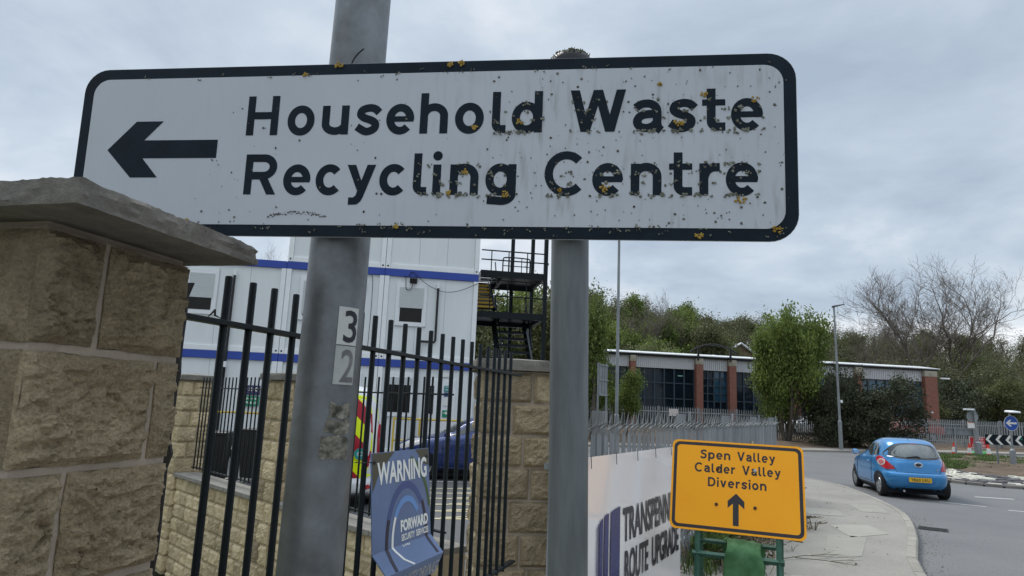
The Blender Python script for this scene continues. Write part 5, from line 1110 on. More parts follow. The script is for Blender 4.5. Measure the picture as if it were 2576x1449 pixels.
# ------------------------------------------------------------------ signs on the island
gp = M['galv_dull']
cv = thing('chevron_sign', 'black sign with white left-pointing chevrons on the roundabout island', 'road sign', (19.45, 27.95, 0.15), R(3))
put('plate', MB().prism([(0, 0.865), (2.6, 0.865), (2.6, 1.265), (0, 1.265)], 0, .004), M['sign_black'], cv)
for k in range(5):
    x = 0.02 + k * 0.42
    put('chevron', MB().flat([(x, 1.065), (x + .17, 1.258), (x + .30, 1.258), (x + .13, 1.065), (x + .33, .872), (x + .20, .872)], -.0025), M['print_white'], cv)
for x in (.52, 1.95): put('post', MB().tube([(x, .05, -.2), (x, .05, 1.25)], .038, 10), gp, cv)
put('graffiti', text_mb('S', .09, .10, -.004, 1.50, 1.09), P_('green_spray', (0.02, 0.42, 0.24)), cv)
M['signblue'] = mat('sign_blue_sheet', (0.012, 0.075, 0.36), 0.4, var=0.05)
kl = thing('keep_left_sign', 'round blue sign with white left arrow above a grey post on the island', 'road sign', (20.2, 27.5, 0.1), R(5))
put('disc', MB().lathe([(.30, 0), (.30, .004)], 36, (0, -.05, 1.80), 'y'), M['print_white'], kl); put('disc_face', MB().lathe([(.286, -.001), (.286, -.003)], 36, (0, -.05, 1.80), 'y'), M['signblue'], kl)
put('arrow', MB().flat([(-.24, 1.80), (-.07, 1.93), (.02, 1.93), (-.085, 1.838), (.23, 1.838), (.23, 1.762), (-.085, 1.762), (.02, 1.67), (-.07, 1.67)], -.0545), M['print_white'], kl)
put('post', MB().tube([(0, 0, .7), (0, 0, 2.2)], .038, 12), gp, kl); put('base_housing', MB().lathe([(.105, -.1), (.105, .72), (.085, .76), (.05, .79), (.04, .80)], 18), gp, kl)
o = put('lamp', MB().add([(-.22, -.38, 2.20), (.20, -.38, 2.20), (.22, .05, 2.22), (-.2, .05, 2.22), (-.2, -.36, 2.26), (.18, -.36, 2.27), (.2, .04, 2.31), (-.18, .04, 2.31)], [(0, 1, 2, 3), (4, 5, 6, 7), (0, 1, 5, 4), (1, 2, 6, 5), (2, 3, 7, 6), (3, 0, 4, 7)]), M['upvc'], kl, bevel=.03)
sb = thing('road_sign', 'back of a round sign and its lamp on a grey leaning post', 'road sign', (25.1, 36.6, 0.1), R(-5))
put('post', MB().tube([(0, 0, -.1), (-.02, 0, .75), (-.10, 0, 2.55)], [.10, .06, .055], 12), gp, sb); put('base_housing', MB().lathe([(.15, -.1), (.15, .75), (.07, .82)], 14), gp, sb)
put('disc', MB().lathe([(.30, 0), (.30, .006)], 28, (-.16, -.07 + .15, 2.10), 'y'), gp, sb); put('disc_bracket', MB().b2(-.4, .1, .05, .08, 1.82, 1.86), gp, sb); put('disc_bracket', MB().b2(-.4, .1, .05, .08, 2.30, 2.34), gp, sb)
put('lamp', MB().b2(-.62, -.12, -.08, .1, 2.43, 2.52), M['upvc'], sb, bevel=.03)
rb = thing('road_sign', 'grey back of a rectangular sign on two posts beyond the island', 'road sign', (24.0, 37.0, 0.1), R(-3))
put('plate', MB().b2(-.35, 1.35, 0, .006, 1.08, 1.50), gp, rb)
for z in (1.14, 1.44): put('stiffener', MB().b2(-.33, 1.33, -.03, -.002, z - .02, z + .02), gp, rb)
for x in (0.1, 1.1): put('post', MB().tube([(x, -.06, -.1), (x, -.06, 1.52)], .045, 8), gp, rb)
rc_ = thing('road_closed_sign', 'small red sign with white text reading road ahead closed behind the cones', 'road sign', (25.85, 37.75, 0.1), R(-4))
redm = mat('sign_red_sheet', (0.50, 0.02, 0.03), 0.45, var=0.05)
put('plate', MB().prism(rrect(.95, .60, .04, 4, 0.05, .74), 0, .006), M['print_white'], rc_); put('face', MB().prism(rrect(.90, .55, .03, 4, 0.05, .74), -.003, -.0005), redm, rc_)
for i, (s, w) in enumerate((('ROAD', .5), ('AHEAD', .58), ('CLOSED', .70))): put('lettering', text_mb(s, w, .115, -.005, .05 - w / 2, .855 - i * .17, bold=.02), M['print_white'], rc_)
for x in (-.3, .4): put('leg', MB().tube([(x, .02, .48), (x * 1.1, -.1, 0)], .02, 5), gp, rc_); put('leg', MB().tube([(x, .03, .8), (x * 1.1, .35, 0)], .02, 5), gp, rc_)
put('sandbag', MB().lathe([(.05, -.5), (.13, -.4), (.15, -.1), (.14, .2), (.15, .4), (.05, .5)], 10, (0, -.2, .2), 'x'), mat('lime_green_bag', (0.15, 0.55, 0.20), 0.7), label='lime green sandbag at the foot of the red sign', cat='sandbag', loc=(25.85, 37.75, .05))
def cone(label, loc):
    t = thing('traffic_cone', label, 'traffic cone', loc, random.uniform(0, 1), 'traffic cones on the island')
    rd = mat('cone_red', (0.60, 0.04, 0.015), 0.5, var=0.08) if 'cone_red' not in bpy.data.materials else bpy.data.materials['cone_red']
    put('base', MB().b2(-.19, .19, -.19, .19, 0, .05), rd, t, bevel=.02); o = put('body', MB().lathe([(.145, .05), (.118, .22), (.117, .221), (.072, .50), (.071, .501), (.028, .74), (.02, .745)], 18), rd, t); smooth_by_angle(o, 40)
    put('reflective_sleeve', MB().lathe([(.121, .22), (.075, .50)], 18), M['print_white'], t)
cone('orange and white traffic cone nearest the blue car', (24.62, 37.9, .05)); cone('orange and white traffic cone between the other two', (25.1, 37.35, .05)); cone('orange and white traffic cone in front of the red sign', (26.1, 37.3, .05))

# ------------------------------------------------------------------ far footway, bank and fences
FK = [(-30, 27), (-3, 31), (6, 33.8), (12, 35.6), (16.56, 37.0), (20, 38.5), (24.5, 40.6), (32, 43.5), (48, 47), (80, 52)]
fk = resample(FK, 0.915); fo = []
for i, p in enumerate(fk):
    t = fk[min(i + 1, len(fk) - 1)] - fk[max(i - 1, 0)]; t /= np.linalg.norm(t); fo.append((p, np.array([-t[1], t[0]])))
V = []; F = []; prof = [(.12, .10), (1.9, .11)]; n = len(fo)
fw = put('far_footway', MB().add([(*(p + nn * a), z) for a, z in prof for p, nn in fo], [(i, i + 1, n + i + 1, n + i) for i in range(n - 1)]), M['pave'], kind='structure')
for i in range(n - 1):
    (a, na), (b, nb) = fo[i], fo[i + 1]; t = (b - a) / np.linalg.norm(b - a) * .005
    if not (3 < a[0] < 45): continue
    put('kerb_stone', MB().add([(*(a + t), -.05), (*(b - t), -.05), (*(b - t), .10), (*(a + t), .10), (*(b - t + nb * .12), .105), (*(a + t + na * .12), .105)], [(0, 1, 2, 3), (3, 2, 4, 5)]), M['kerb'], fw)
def bank_z(p, d): return .10 + .55 * max(0, min(1, d / 6.5)) ** 1.2 + .10 * mn.noise(Vector((p[0] * .35, p[1] * .35, 1))) * min(1, d / 2) + .035 * mn.noise(Vector((p[0] * 1.7, p[1] * 1.7, 5))) * min(1, d)
rows = [1.8, 2.2, 2.8, 3.5, 4.3, 5.2, 6.2, 7.4, 8.6, 10]; V = []; F = []
for a in rows:
    for p, nn in fo: q = p + nn * a; V.append((*q, bank_z(q, a - 1.9)))
for k in range(len(rows) - 1): F += [(k * n + i, k * n + i + 1, (k + 1) * n + i + 1, (k + 1) * n + i) for i in range(n - 1)]
V2 = V[-n:]; b = len(V); V += [(x + 3 * .3, y + 40, .55) for x, y, z in V2]; F += [((len(rows) - 1) * n + i, (len(rows) - 1) * n + i + 1, b + i + 1, b + i) for i in range(n - 1)]
o = put('soil_bank', MB().add(V, F), M['soil'], kind='structure'); smooth_by_angle(o, 60)
def far_fence(label, pts, zb, h, pitch=.155, w=.07, notice=None, m='galv_dull', solid=False):
    t = thing('palisade_fence', label, 'fence', (0, 0, 0), 0, 'palisade fences across the road'); mb = MB(); rl_ = MB()
    for (a, b_) in zip(pts, pts[1:]):
        a = Vector(a); b_ = Vector(b_); L_ = (b_ - a).length; d = (b_ - a) / L_; nrm = Vector((-d.y, d.x)); k = int(L_ / pitch)
        for i in range(k):
            c = a + d * (i + .5) * pitch; p0, p1 = c - d * w / 2, c + d * w / 2; hh = h + random.uniform(-.01, .01)
            V = [(p0.x, p0.y, zb), (p1.x, p1.y, zb), (p1.x, p1.y, zb + hh - .1), (c.x, c.y, zb + hh), (p0.x, p0.y, zb + hh - .1)]; V += [(x + nrm.x * .012, y + nrm.y * .012, z) for x, y, z in V]
            mb.add(V, [(0, 1, 2, 3, 4), (9, 8, 7, 6, 5), (0, 5, 6, 1), (1, 6, 7, 2), (0, 4, 9, 5)])
        for z in (zb + .3, zb + h - .35): rl_.tube([(a.x + nrm.x * .04, a.y + nrm.y * .04, z), (b_.x + nrm.x * .04, b_.y + nrm.y * .04, z)], .03, 4)
        kk = max(1, round(L_ / 2.75))
        for i in range(kk + 1): c = a + d * L_ * i / kk + nrm * .1; put('post', MB().b2(c.x - .05, c.x + .05, c.y - .05, c.y + .05, zb - .2, zb + h), M[m], t)
    o = put('pales', mb, M[m], t); o['kind'] = 'stuff'; put('rails', rl_, M[m], t)
    return t
ff = far_fence('grey palisade fence in front of the glazed building', [(2, 43.2), (17.5, 44.6), (26.0, 46.6)], .35, 1.8)
put('notice', MB().b2(10.35, 10.95, 43.85, 43.87, 1.55, 2.0), P_('white_red_notice', (0.62, 0.56, 0.54)), ff)
ff = far_fence('grey palisade fence in front of the red truck', [(26.0, 46.6), (35.2, 48.9)], .30, 1.8)
put('notice', MB().b2(32.2, 32.85, 47.9, 47.92, 1.45, 2.02), M['print_white'], ff); put('notice_header', MB().b2(32.2, 32.85, 47.885, 47.897, 1.92, 2.02), P_('orange_notice_band', (0.6, 0.18, 0.05)), ff)
far_fence('grey palisade fence turning away at the right behind the blue arrow sign', [(35.2, 48.9), (39.5, 47.2), (60, 44)], .30, 1.85, .15, .085)

# ------------------------------------------------------------------ glazed building with brick piers
M['brick'] = None
def brick_mat():
    m = mat('red_brickwork', (0.26, 0.085, 0.055), 0.9, var=.1, vscale=3); t = m.node_tree; L = t.links.new; b = next(n for n in t.nodes if n.type == 'BSDF_PRINCIPLED'); co = next(n for n in t.nodes if n.type == 'TEX_COORD')
    br = t.nodes.new('ShaderNodeTexBrick'); mp = t.nodes.new('ShaderNodeMapping'); mp.inputs['Rotation'].default_value = (R(90), 0, 0); L(co.outputs['Object'], mp.inputs[0]); L(mp.outputs[0], br.inputs['Vector'])
    br.inputs['Scale'].default_value = 1.0; br.inputs['Brick Width'].default_value = .225; br.inputs['Row Height'].default_value = .075; br.inputs['Mortar Size'].default_value = .008
    br.inputs['Color1'].default_value = (.27, .085, .055, 1); br.inputs['Color2'].default_value = (.20, .06, .042, 1); br.inputs['Mortar'].default_value = (.27, .20, .16, 1); L(br.outputs[0], b.inputs['Base Color']); return m
M['brick'] = brick_mat()
M['clad'] = mat('white_profiled_cladding', (0.58, 0.59, 0.60), 0.5, var=.05, vscale=2, stretch=(1, 1, .2))
M['mull'] = mat('dark_blue_mullion', (0.035, 0.055, 0.075), 0.45, var=.1)
M['bglass'] = mat('tinted_building_glass', (0.007, 0.013, 0.022), 0.05, var=.4, vscale=.8, spec=.35)
M['bglass2'] = mat('blue_tinted_glass', (0.02, 0.07, 0.12), 0.05, var=.3, vscale=.8, spec=.8)
M['stonecap'] = mat('pale_stone_block', (0.36, 0.33, 0.26), .85, var=.1)
gbld = thing('glazed_building', 'low building with white cladding, brick piers and large dark windows', 'building', (9.2, 50.0, 0.3), R(8.4))
zo = -.3
put('wall', MB().b2(-14, 24.6, .5, 20, 0, 5.9 + zo), mat('building_wall', (0.30, 0.29, 0.27), .85), gbld)
V = [(-14.4, -.25, 5.98 + zo), (25.1, -.25, 5.98 + zo), (25.1, 2.0, 6.28 + zo), (-14.4, 2.0, 6.28 + zo), (25.1, 20.5, 7.6 + zo), (-14.4, 20.5, 7.6 + zo)]
mb = MB().add(V + [(x, y, z + .06) for x, y, z in V], [(0, 1, 2, 3), (3, 2, 4, 5), (6, 7, 8, 9), (9, 8, 10, 11), (0, 1, 7, 6), (1, 2, 8, 7), (2, 4, 10, 8), (0, 3, 9, 6)])
roof = put('roof', mb, mat('white_metal_roof', (0.66, 0.67, 0.67), .45, var=.05, vscale=1), gbld)
put('fascia', MB().b2(-14.2, 24.95, -.12, .3, 5.83 + zo, 5.975 + zo), mat('black_fascia', (.02, .02, .02), .6), gbld)
bays = [(-14, -5.6), (-5.1, -.31), (.09, 4.78), (5.30, 7.40), (7.94, 12.6), (13.1, 17.8), (18.3, 23.7)]
piers = [(-5.6, -5.1), (-.31, .09), (4.78, 5.30), (7.40, 7.94), (12.6, 13.1), (17.8, 18.3), (23.7, 24.75)]
for a, b_ in piers:
    p = put('brick_pier', MB().b2(a, b_, -.25, .6, 0, 5.38 + zo), M['brick'], gbld); put('stone_capital', MB().b2(a - .02, b_ + .02, -.27, .6, 5.385 + zo, 5.82 + zo), M['stonecap'], p); put('capital_boss', MB().lathe([(.13, 0), (.13, -.03)], 14, ((a + b_) / 2, -.272, 5.6 + zo), 'y'), M['stonecap'], p)
for bi, (a, b_) in enumerate(bays):
    nr = int((b_ - a) / .155); mb = MB()
    for i in range(nr): x = a + (b_ - a) * i / nr; w = (b_ - a) / nr; mb.b2(x + w * .12, x + w * .62, .06, .12, 5.0 + zo, 5.82 + zo)
    c = put('cladding', MB().b2(a + .004, b_ - .004, .12, .2, 4.98 + zo, 5.825 + zo), M['clad'], gbld); put('cladding_ribs', mb, M['clad'], c)
    zl = [.15, 1.6, 2.78, 3.92, 4.975] if bi != 3 else [.15, 1.0, 1.55, 2.12, 2.70, 3.27, 3.84, 4.40, 4.975]
    nm = max(1, round((b_ - a) / .785)) if bi != 3 else 4
    if bi == 0: nm = 4
    wd = put('window', MB().b2(a + .003, b_ - .003, .30, .34, .1, 4.97 + zo), M['seam'], gbld)
    for i in range(nm):
        for j in range(len(zl) - 1):
            x0_ = a + (b_ - a) * i / nm; x1_ = a + (b_ - a) * (i + 1) / nm; me = MB().b2(x0_ + .05, x1_ - .05, .26, .28, zl[j] + .05 + zo, zl[j + 1] - .05 + zo)
            rr_ = random.uniform(-.006, .006); me.V = [(x, y + rr_ * (x - x0_), z) for x, y, z in me.V]
            put('pane', me, M['bglass2'] if (bi >= 5 and j >= 2) or (bi == 3 and i >= 2 and j >= 4) else M['bglass'], wd)
    for i in range(nm + 1): x = a + .02 + (b_ - a - .04) * i / nm; put('mullion', MB().b2(x - .05, x + .05, .17, .30, .1, 4.97 + zo), M['mull'], gbld)
    for z in zl[1:-1]: put('transom', MB().b2(a + .01, b_ - .01, .19, .295, z - .04 + zo, z + .04 + zo), M['mull'], gbld)
P = [(4.3 + 3.7 * i / 20, -.3, 6.3 + zo + .62 * (1 - ((i - 10) / 10) ** 2)) for i in range(21)]
put('arched_truss', MB().tube(P, .07, 6), M['plastic_black'], gbld)
for x in (4.9, 7.45): put('truss_post', MB().b2(x - .07, x + .07, -.36, -.26, 5.7 + zo, 6.62 + zo), M['plastic_black'], gbld)
put('canopy_light', MB().b2(24.85, 25.6, -.6, -.4, 5.2 + zo, 5.32 + zo), M['upvc'], gbld, bevel=.03); put('wall_lamp', MB().lathe([(.08, 0), (.06, -.1)], 10, (24.1, -.25, 2.6 + zo), 'y'), M['upvc'], gbld)
put('strip_light', MB().b2(3.5, 3.9, .2, .22, 4.45 + zo, 4.52 + zo), mat('green_exit_light', (.25, .5, .35), .4), gbld)

# vehicles behind the fence
WB = KA
hatchback('white car parked behind the far fence left of the dark bush', (22.6, 47.6, .5), R(80), mat('white_car_paint', (.66, .67, .68), .3, coat=.5, var=.03), detail=False)
rt = thing('pickup_truck', 'red pickup truck parked behind the fence at right', 'truck', (31.4, 50.2, .45), R(96))
redp = mat('faded_red_truck_paint', (.36, .05, .035), .4, var=.1, coat=.3); 
put('bed', MB().b2(-.85, .85, .0, 2.1, .55, 1.05), redp, rt, bevel=.04); put('cab', MB().add([(-.85, 2.1, .55), (.85, 2.1, .55), (.85, 3.6, .55), (-.85, 3.6, .55), (-.85, 2.1, 1.05), (.85, 2.1, 1.05), (.85, 3.7, 1.05), (-.85, 3.7, 1.05), (-.7, 2.2, 1.62), (.7, 2.2, 1.62), (.7, 3.1, 1.62), (-.7, 3.1, 1.62)], [(0, 1, 2, 3), (0, 1, 5, 4), (1, 2, 6, 5), (2, 3, 7, 6), (3, 0, 4, 7), (4, 5, 9, 8), (5, 6, 10, 9), (6, 7, 11, 10), (7, 4, 8, 11), (8, 9, 10, 11)]), redp, rt, bevel=.04)
put('bonnet', MB().b2(-.82, .82, 3.65, 4.6, .5, 1.03), redp, rt, bevel=.08); put('cab_window', MB().b2(.80, .83, 2.3, 3.2, 1.1, 1.5), M['carglass'], rt); put('cab_window', MB().b2(-.83, -.80, 2.3, 3.2, 1.1, 1.5), M['carglass'], rt)
for sd in (-1, 1):
    for y in (.9, 3.85): wheel(rt, sd * .76, y, .34, .22, sd, 6)

# ------------------------------------------------------------------ tall columns in the background
def column(label, base, h, head=True):
    t = thing('street_lamp', label, 'lamp post', base, 0, 'distant street lamps'); put('base_section', MB().tube([(0, 0, -.2), (0, 0, 1.55)], .105, 12), gp, t); put('shaft', MB().tube([(0, 0, 1.55), (0, 0, 1.62), (0, 0, h)], [.105, .07, .05], 12), gp, t)
    if head: put('lamp_head', MB().add([(-.1, -.09, h - .04), (.62, -.1, h + .16), (.62, .1, h + .16), (-.1, .09, h - .04), (-.1, -.06, h + .08), (.62, -.04, h + .22), (.62, .04, h + .22), (-.1, .06, h + .08)], [(0, 1, 2, 3), (4, 5, 6, 7), (0, 1, 5, 4), (1, 2, 6, 5), (2, 3, 7, 6), (3, 0, 4, 7)]), mat('dark_lamp_head', (.05, .05, .055), .5), t, bevel=.02)
    return t
c = column('slim grey street lamp on the far verge, left of the dark bush', (18.75, 38.6, .1), 8.05); put('sensor_box', MB().b2(.08, .2, -.06, .06, 2.6, 2.75), M['upvc'], c); c.rotation_euler = (0, R(-.6), 0)
column('tall slim grey column rising behind the palisade fence by the right post', (4.48, 28.0, 0), 10.5)
sf = thing('road_sign', 'grey back of a framed sign on two posts behind the palisade fence', 'road sign', (4.0, 29.9, 0), R(60))
put('plate', MB().b2(0, .95, 0, .006, 2.35, 3.75), gp, sf)
for z in (2.4, 3.05, 3.7): put('stiffener', MB().b2(-.02, .97, -.035, -.002, z - .03, z + .03), gp, sf)
for x in (.32, .64): put('stiffener', MB().b2(x - .02, x + .02, -.02, -.001, 2.36, 3.74), gp, sf)
for x in (-.02, .97): put('post', MB().tube([(x, .05, 0), (x, .05, 3.8)], .045, 8), gp, sf)
# low shed behind the stairs
sh_ = thing('storage_shed', 'low pale metal shed behind the black staircase', 'shed', (0.2, 31, 0), R(5)); put('wall', MB().b2(-4, 1.6, 0, 5, 0, 3.3), M['clad'], sh_); put('roof', MB().b2(-4.2, 1.8, -.2, 5.2, 3.305, 3.42), mat('rusty_white_roof', (.42, .38, .34), .7, var=.2), sh_)
put('wall_ribs', (lambda mb: [mb.b2(-3.9 + i * .3, -3.8 + i * .3, -.04, -.002, .1, 3.25) for i in range(18)] and mb)(MB()), M['clad'], sh_)

# ------------------------------------------------------------------ hillside, houses
def hill_z(x, y):
    t = max(0, min(1, (y - 66) / 75)); s = t * t * (3 - 2 * t); return .4 + (10.0 + 2.0 * math.sin(x * .021 + 1)) * s + .6 * mn.noise(Vector((x * .03, y * .03, 0)))
gx = np.linspace(-140, 230, 60); gy = np.linspace(64, 330, 40); V = [(x, y, hill_z(x, y)) for y in gy for x in gx]; F = [(j * 60 + i, j * 60 + i + 1, (j + 1) * 60 + i + 1, (j + 1) * 60 + i) for j in range(39) for i in range(59)]
o = put('hillside', MB().add(V, F), M['grassy'], kind='structure'); smooth_by_angle(o, 60)
def house(label, x, y, rz, w, d, h, wallm, roofm):
    t = thing('house', label, 'house', (x, y, hill_z(x, y) - .3), rz, 'houses on the hillside'); put('wall', MB().prism([(-w / 2, 0), (w / 2, 0), (w / 2, h), (0, h + w * .36), (-w / 2, h)], 0, d), wallm, t)
    for s in (-1, 1): put('roof_slope', MB().add([(s * (w / 2 + .3), -.3, h - .15), (0, -.3, h + w * .36 + .06), (0, d + .3, h + w * .36 + .06), (s * (w / 2 + .3), d + .3, h - .15), (s * (w / 2 + .3), -.3, h + .05), (0, -.3, h + w * .36 + .26), (0, d + .3, h + w * .36 + .26), (s * (w / 2 + .3), d + .3, h + .05)], [(0, 1, 2, 3), (4, 5, 6, 7), (0, 1, 5, 4), (1, 2, 6, 5), (2, 3, 7, 6), (3, 0, 4, 7)]), roofm, t)
    for s in (-1, 1): put('barge_board', MB().tube([(s * (w / 2 + .3), -.34, h + .0), (0, -.34, h + w * .36 + .16)], .14, 4), M['upvc'], t)
    for a in (-.25, .25): wq_ = put('window', MB().b2(a * w - .5, a * w + .5, -.03, .02, h - 1.6, h - .4), M['upvc'], t); put('pane', MB().b2(a * w - .42, a * w + .42, -.05, -.031, h - 1.52, h - .48), M['glass'], wq_)
slate = mat('grey_slate', (.12, .115, .11), .8); rend = mat('pale_render', (.45, .43, .38), .85)
house('pale house with white bargeboards on its gable among hillside trees', 33.5, 98, R(5), 6.0, 8, 5.0, mat('brown_brick', (.2, .13, .09), .9), slate); house('slate-roofed house low among the trees above the glazed building', 20, 84, R(82), 6.0, 9, 3.2, rend, slate); house('pale cottage half hidden by trees above the arched truss', 27.6, 92, R(20), 5, 8, 4.2, rend, slate)
# ------------------------------------------------------------------ trees
M['bark'] = mat('bark', (.055, .045, .034), .95, vscale=6, col2=(.12, .10, .08), stretch=(1, 1, .3), bump=.5, bscale=20)
M['twig'] = mat('bare_twigs', (.16, .135, .115), .95, var=.2, vscale=1)
M['leaf_a'] = mat('spring_green_leaves', (.085, .125, .026), .7, vscale=.45, col2=(.20, .255, .060), island=.4, translucent=.35, rnd=.12)
M['leaf_b'] = mat('olive_leaves', (.080, .095, .034), .7, vscale=.4, col2=(.165, .175, .070), island=.4, translucent=.3, rnd=.15)
M['leaf_c'] = mat('brown_budding_leaves', (.085, .088, .042), .75, vscale=.4, col2=(.165, .165, .082), island=.4, translucent=.25, rnd=.15)
M['leaf_d'] = mat('dark_evergreen_leaves', (.030, .040, .018), .65, vscale=.6, col2=(.075, .085, .040), island=.4, rnd=.1, translucent=.15)
def grow(seed, h, trunk_r, levels, split, spread, len0, shrink, up=.15, sides=6, base_dir=(0, 0, 1), stems=1, first=.3, droop=0.0, rmin=0.0):
    rnd = random.Random(seed); V = []; F = []; tips = []
    def seg(a, b, ra, rb, n):
        d = (b - a).normalized(); u = d.orthogonal().normalized(); w = d.cross(u); o = len(V)
        for p, r in ((a, ra), (b, rb)):
            for k in range(n): t = 6.2832 * k / n; V.append(p + (u * math.cos(t) + w * math.sin(t)) * max(r, rmin))
        for k in range(n): F.append((o + k, o + (k + 1) % n, o + n + (k + 1) % n, o + n + k))
    def br(p, d, L_, r, lv):
        ns = 4 if lv == 0 else 3; q = p
        pts = [(p, r)]
        for i in range(ns):
            d = (d + Vector((rnd.gauss(0, 1), rnd.gauss(0, 1), rnd.gauss(0, .6))) * (.10 if lv == 0 else .2) + Vector((0, 0, up - droop * lv / levels))).normalized(); q2 = q + d * L_ / ns; r2 = r * (1 - .36 * (i + 1) / ns) if lv < levels else r * (1 - .8 * (i + 1) / ns)
            seg(q, q2, pts[-1][1], r2, max(3, sides - lv)); q = q2; pts.append((q, r2))
            if lv >= levels - 1: tips.append((q, lv))
        if lv < levels:
            k = split + (1 if rnd.random() < .5 else 0) + (2 if lv == 0 else 0)
            for j in range(k):
                f = first + (1 - first) * (j + rnd.random()) / k if lv == 0 else .35 + .65 * (j + rnd.random()) / k; idx = min(ns - 1, int(f * ns)); pp = pts[idx][0].lerp(pts[idx + 1][0], f * ns - idx) if idx + 1 < len(pts) else q
                a = rnd.uniform(0, 6.283); o_ = d.orthogonal().normalized(); o_ = Matrix.Rotation(a, 3, d) @ o_; nd = (d * rnd.uniform(.55, 1.0) + o_ * spread * rnd.uniform(.7, 1.2)).normalized()
                br(pp, nd, L_ * shrink * rnd.uniform(.75, 1.15), pts[idx][1] * rnd.uniform(.5, .7), lv + 1)
            br(q, (d + Vector((rnd.gauss(0, .2), rnd.gauss(0, .2), 0))).normalized(), L_ * shrink, pts[-1][1] * .9, lv + 1)
    for s in range(stems):
        a = 6.283 * s / max(1, stems); d = Vector(base_dir) if stems == 1 else Vector((math.cos(a) * .45, math.sin(a) * .45, 1)).normalized(); br(Vector((math.cos(a) * .15 * (stems > 1), math.sin(a) * .15 * (stems > 1), -.2)), d, len0, trunk_r, 0)
    P = np.array([v[:] for v in V]); zt_ = P[:, 2].max(); sc = h / zt_
    return [(v[0] * sc, v[1] * sc, v[2] * sc) for v in V], F, [(t[0] * sc, t[1]) for t in tips]
def leaf_mesh(name, tips, per, spread, size, seed, fl=.5):
    r = np.random.default_rng(seed); T = np.array([t[0][:] for t in tips]); n = len(T) * per; C_ = np.repeat(T, per, 0) + r.normal(0, spread, (n, 3)) * np.array([1, 1, .8])
    a = r.normal(size=(n, 3)); a /= np.linalg.norm(a, axis=1)[:, None]; b = r.normal(size=(n, 3)); b -= a * (a * b).sum(1)[:, None]; b /= np.linalg.norm(b, axis=1)[:, None]
    s = size * r.uniform(.45, 1.6, (n, 1)) * np.repeat(r.uniform(.75, 1.3, (len(T), 1)), per, 0); keep = r.uniform(size=n) < np.repeat(np.clip(r.uniform(-.15, 1.6, len(T)), 0, 1), per); C_, a, b, s = C_[keep], a[keep], b[keep], s[keep]; n = int(keep.sum()); V = np.stack([C_ - a * s, C_ + b * s * fl, C_ + a * s, C_ - b * s * fl], 1).reshape(-1, 3); F = np.arange(n * 4).reshape(-1, 4); return np_mesh(name, V, F)
VAR = {}
def variant(key, h, tr, lv, split, spread, len0, shrink, lm, per, lspread, lsize, seed, **k):
    V, F, tips = grow(seed, h, tr, lv, split, spread, len0, shrink, **k); lv4 = [f + (f[2],) if len(f) == 3 else f for f in F]
    me = MB().add(V, F).mesh('trunk', True, fix=False); le = leaf_mesh('crown', tips, per, lspread, lsize, seed + 1) if per else None; VAR[key] = (me, le, lm, h, len(tips))
def plant(key, name, label, cat, x, y, z, h, rz, group=None, wx=1.0, trunk_m='bark'):
    me, le, lm, h0, _ = VAR[key]; t = thing(name, label, cat, (x, y, z), rz, group); s = h / h0; t.scale = (s * wx, s * wx, s)
    put('trunk', me, M[trunk_m], t)
    if le: put('crown', le, M[lm], t)
    return t
variant('green1', 9, .20, 3, 3, .75, 3.2, .62, 'leaf_a', 64, .44, .105, 11, first=.12)
variant('many_stemmed', 8.2, .11, 3, 3, .55, 3.0, .62, 'leaf_a', 44, .40, .10, 95, stems=5, first=.1, up=.13)
variant('green2', 9, .18, 3, 3, .65, 3.4, .60, 'leaf_a', 56, .42, .105, 23, first=.2)
variant('olive', 9, .18, 3, 3, .7, 3.2, .60, 'leaf_b', 46, .44, .10, 37, first=.2)
variant('brown', 9, .16, 3, 3, .7, 3.2, .62, 'leaf_c', 22, .42, .08, 41, first=.2)
variant('brown2', 9, .16, 4, 2, .65, 3.0, .64, 'leaf_c', 5, .35, .085, 43, first=.25)
variant('dark', 6, .14, 3, 3, .95, 2.2, .66, 'leaf_d', 22, .28, .085, 51, first=.05, up=.02, stems=4, droop=.10)
variant('bare', 19, .21, 6, 2, .60, 5.4, .70, None, 0, 0, 0, 64, first=.45, up=.06, sides=7, rmin=.008)
variant('bare2', 19, .21, 6, 2, .58, 5.6, .70, None, 0, 0, 0, 77, first=.5, up=.06, sides=7, rmin=.008)
variant('bush', 3, .05, 2, 4, .9, 1.2, .7, 'leaf_b', 40, .30, .12, 81, stems=4, first=.05)
plant('many_stemmed', 'broadleaf_tree', 'bushy many-stemmed green tree in front of the glazed building, left of the street lamp', 'tree', 17.35, 42.6, .4, 8.1, 1.0, wx=.6)
plant('green2', 'broadleaf_tree', 'leafy green tree beside the framed sign back, next to the right post', 'tree', 4.55, 36.5, .2, 7.8, 2.0, wx=.62)
plant('green1', 'broadleaf_tree', 'leafy green tree glimpsed between the right post and the slim column', 'tree', 7.0, 40.2, .3, 3.9, 4.0, wx=.8)
plant('dark', 'evergreen_shrub', 'large dark evergreen shrub on the soil bank behind the blue car', 'shrub', 22.7, 42.2, .5, 4.6, .6, wx=.95)
plant('dark', 'evergreen_shrub', 'dark shrub with leaning trunk just right of the street lamp', 'shrub', 20.3, 42.4, .5, 4.9, 2.4, wx=.6)
plant('bare', 'bare_tree', 'tall leafless tree at the far right edge of the skyline', 'tree', 53.5, 80, hill_z(53.5, 80), 20.5, 1.2, wx=1.0, trunk_m='twig')
plant('bare2', 'bare_tree', 'tall leafless tree rising above the right end of the building', 'tree', 47.5, 78, hill_z(47.5, 78), 19.5, 3.3, wx=1.0, trunk_m='twig')
plant('bare', 'bare_tree', 'leafless tree leaning out right of the street lamp head', 'tree', 42.0, 76, hill_z(42, 76), 13.0, 4.4, wx=1.0, trunk_m='twig')
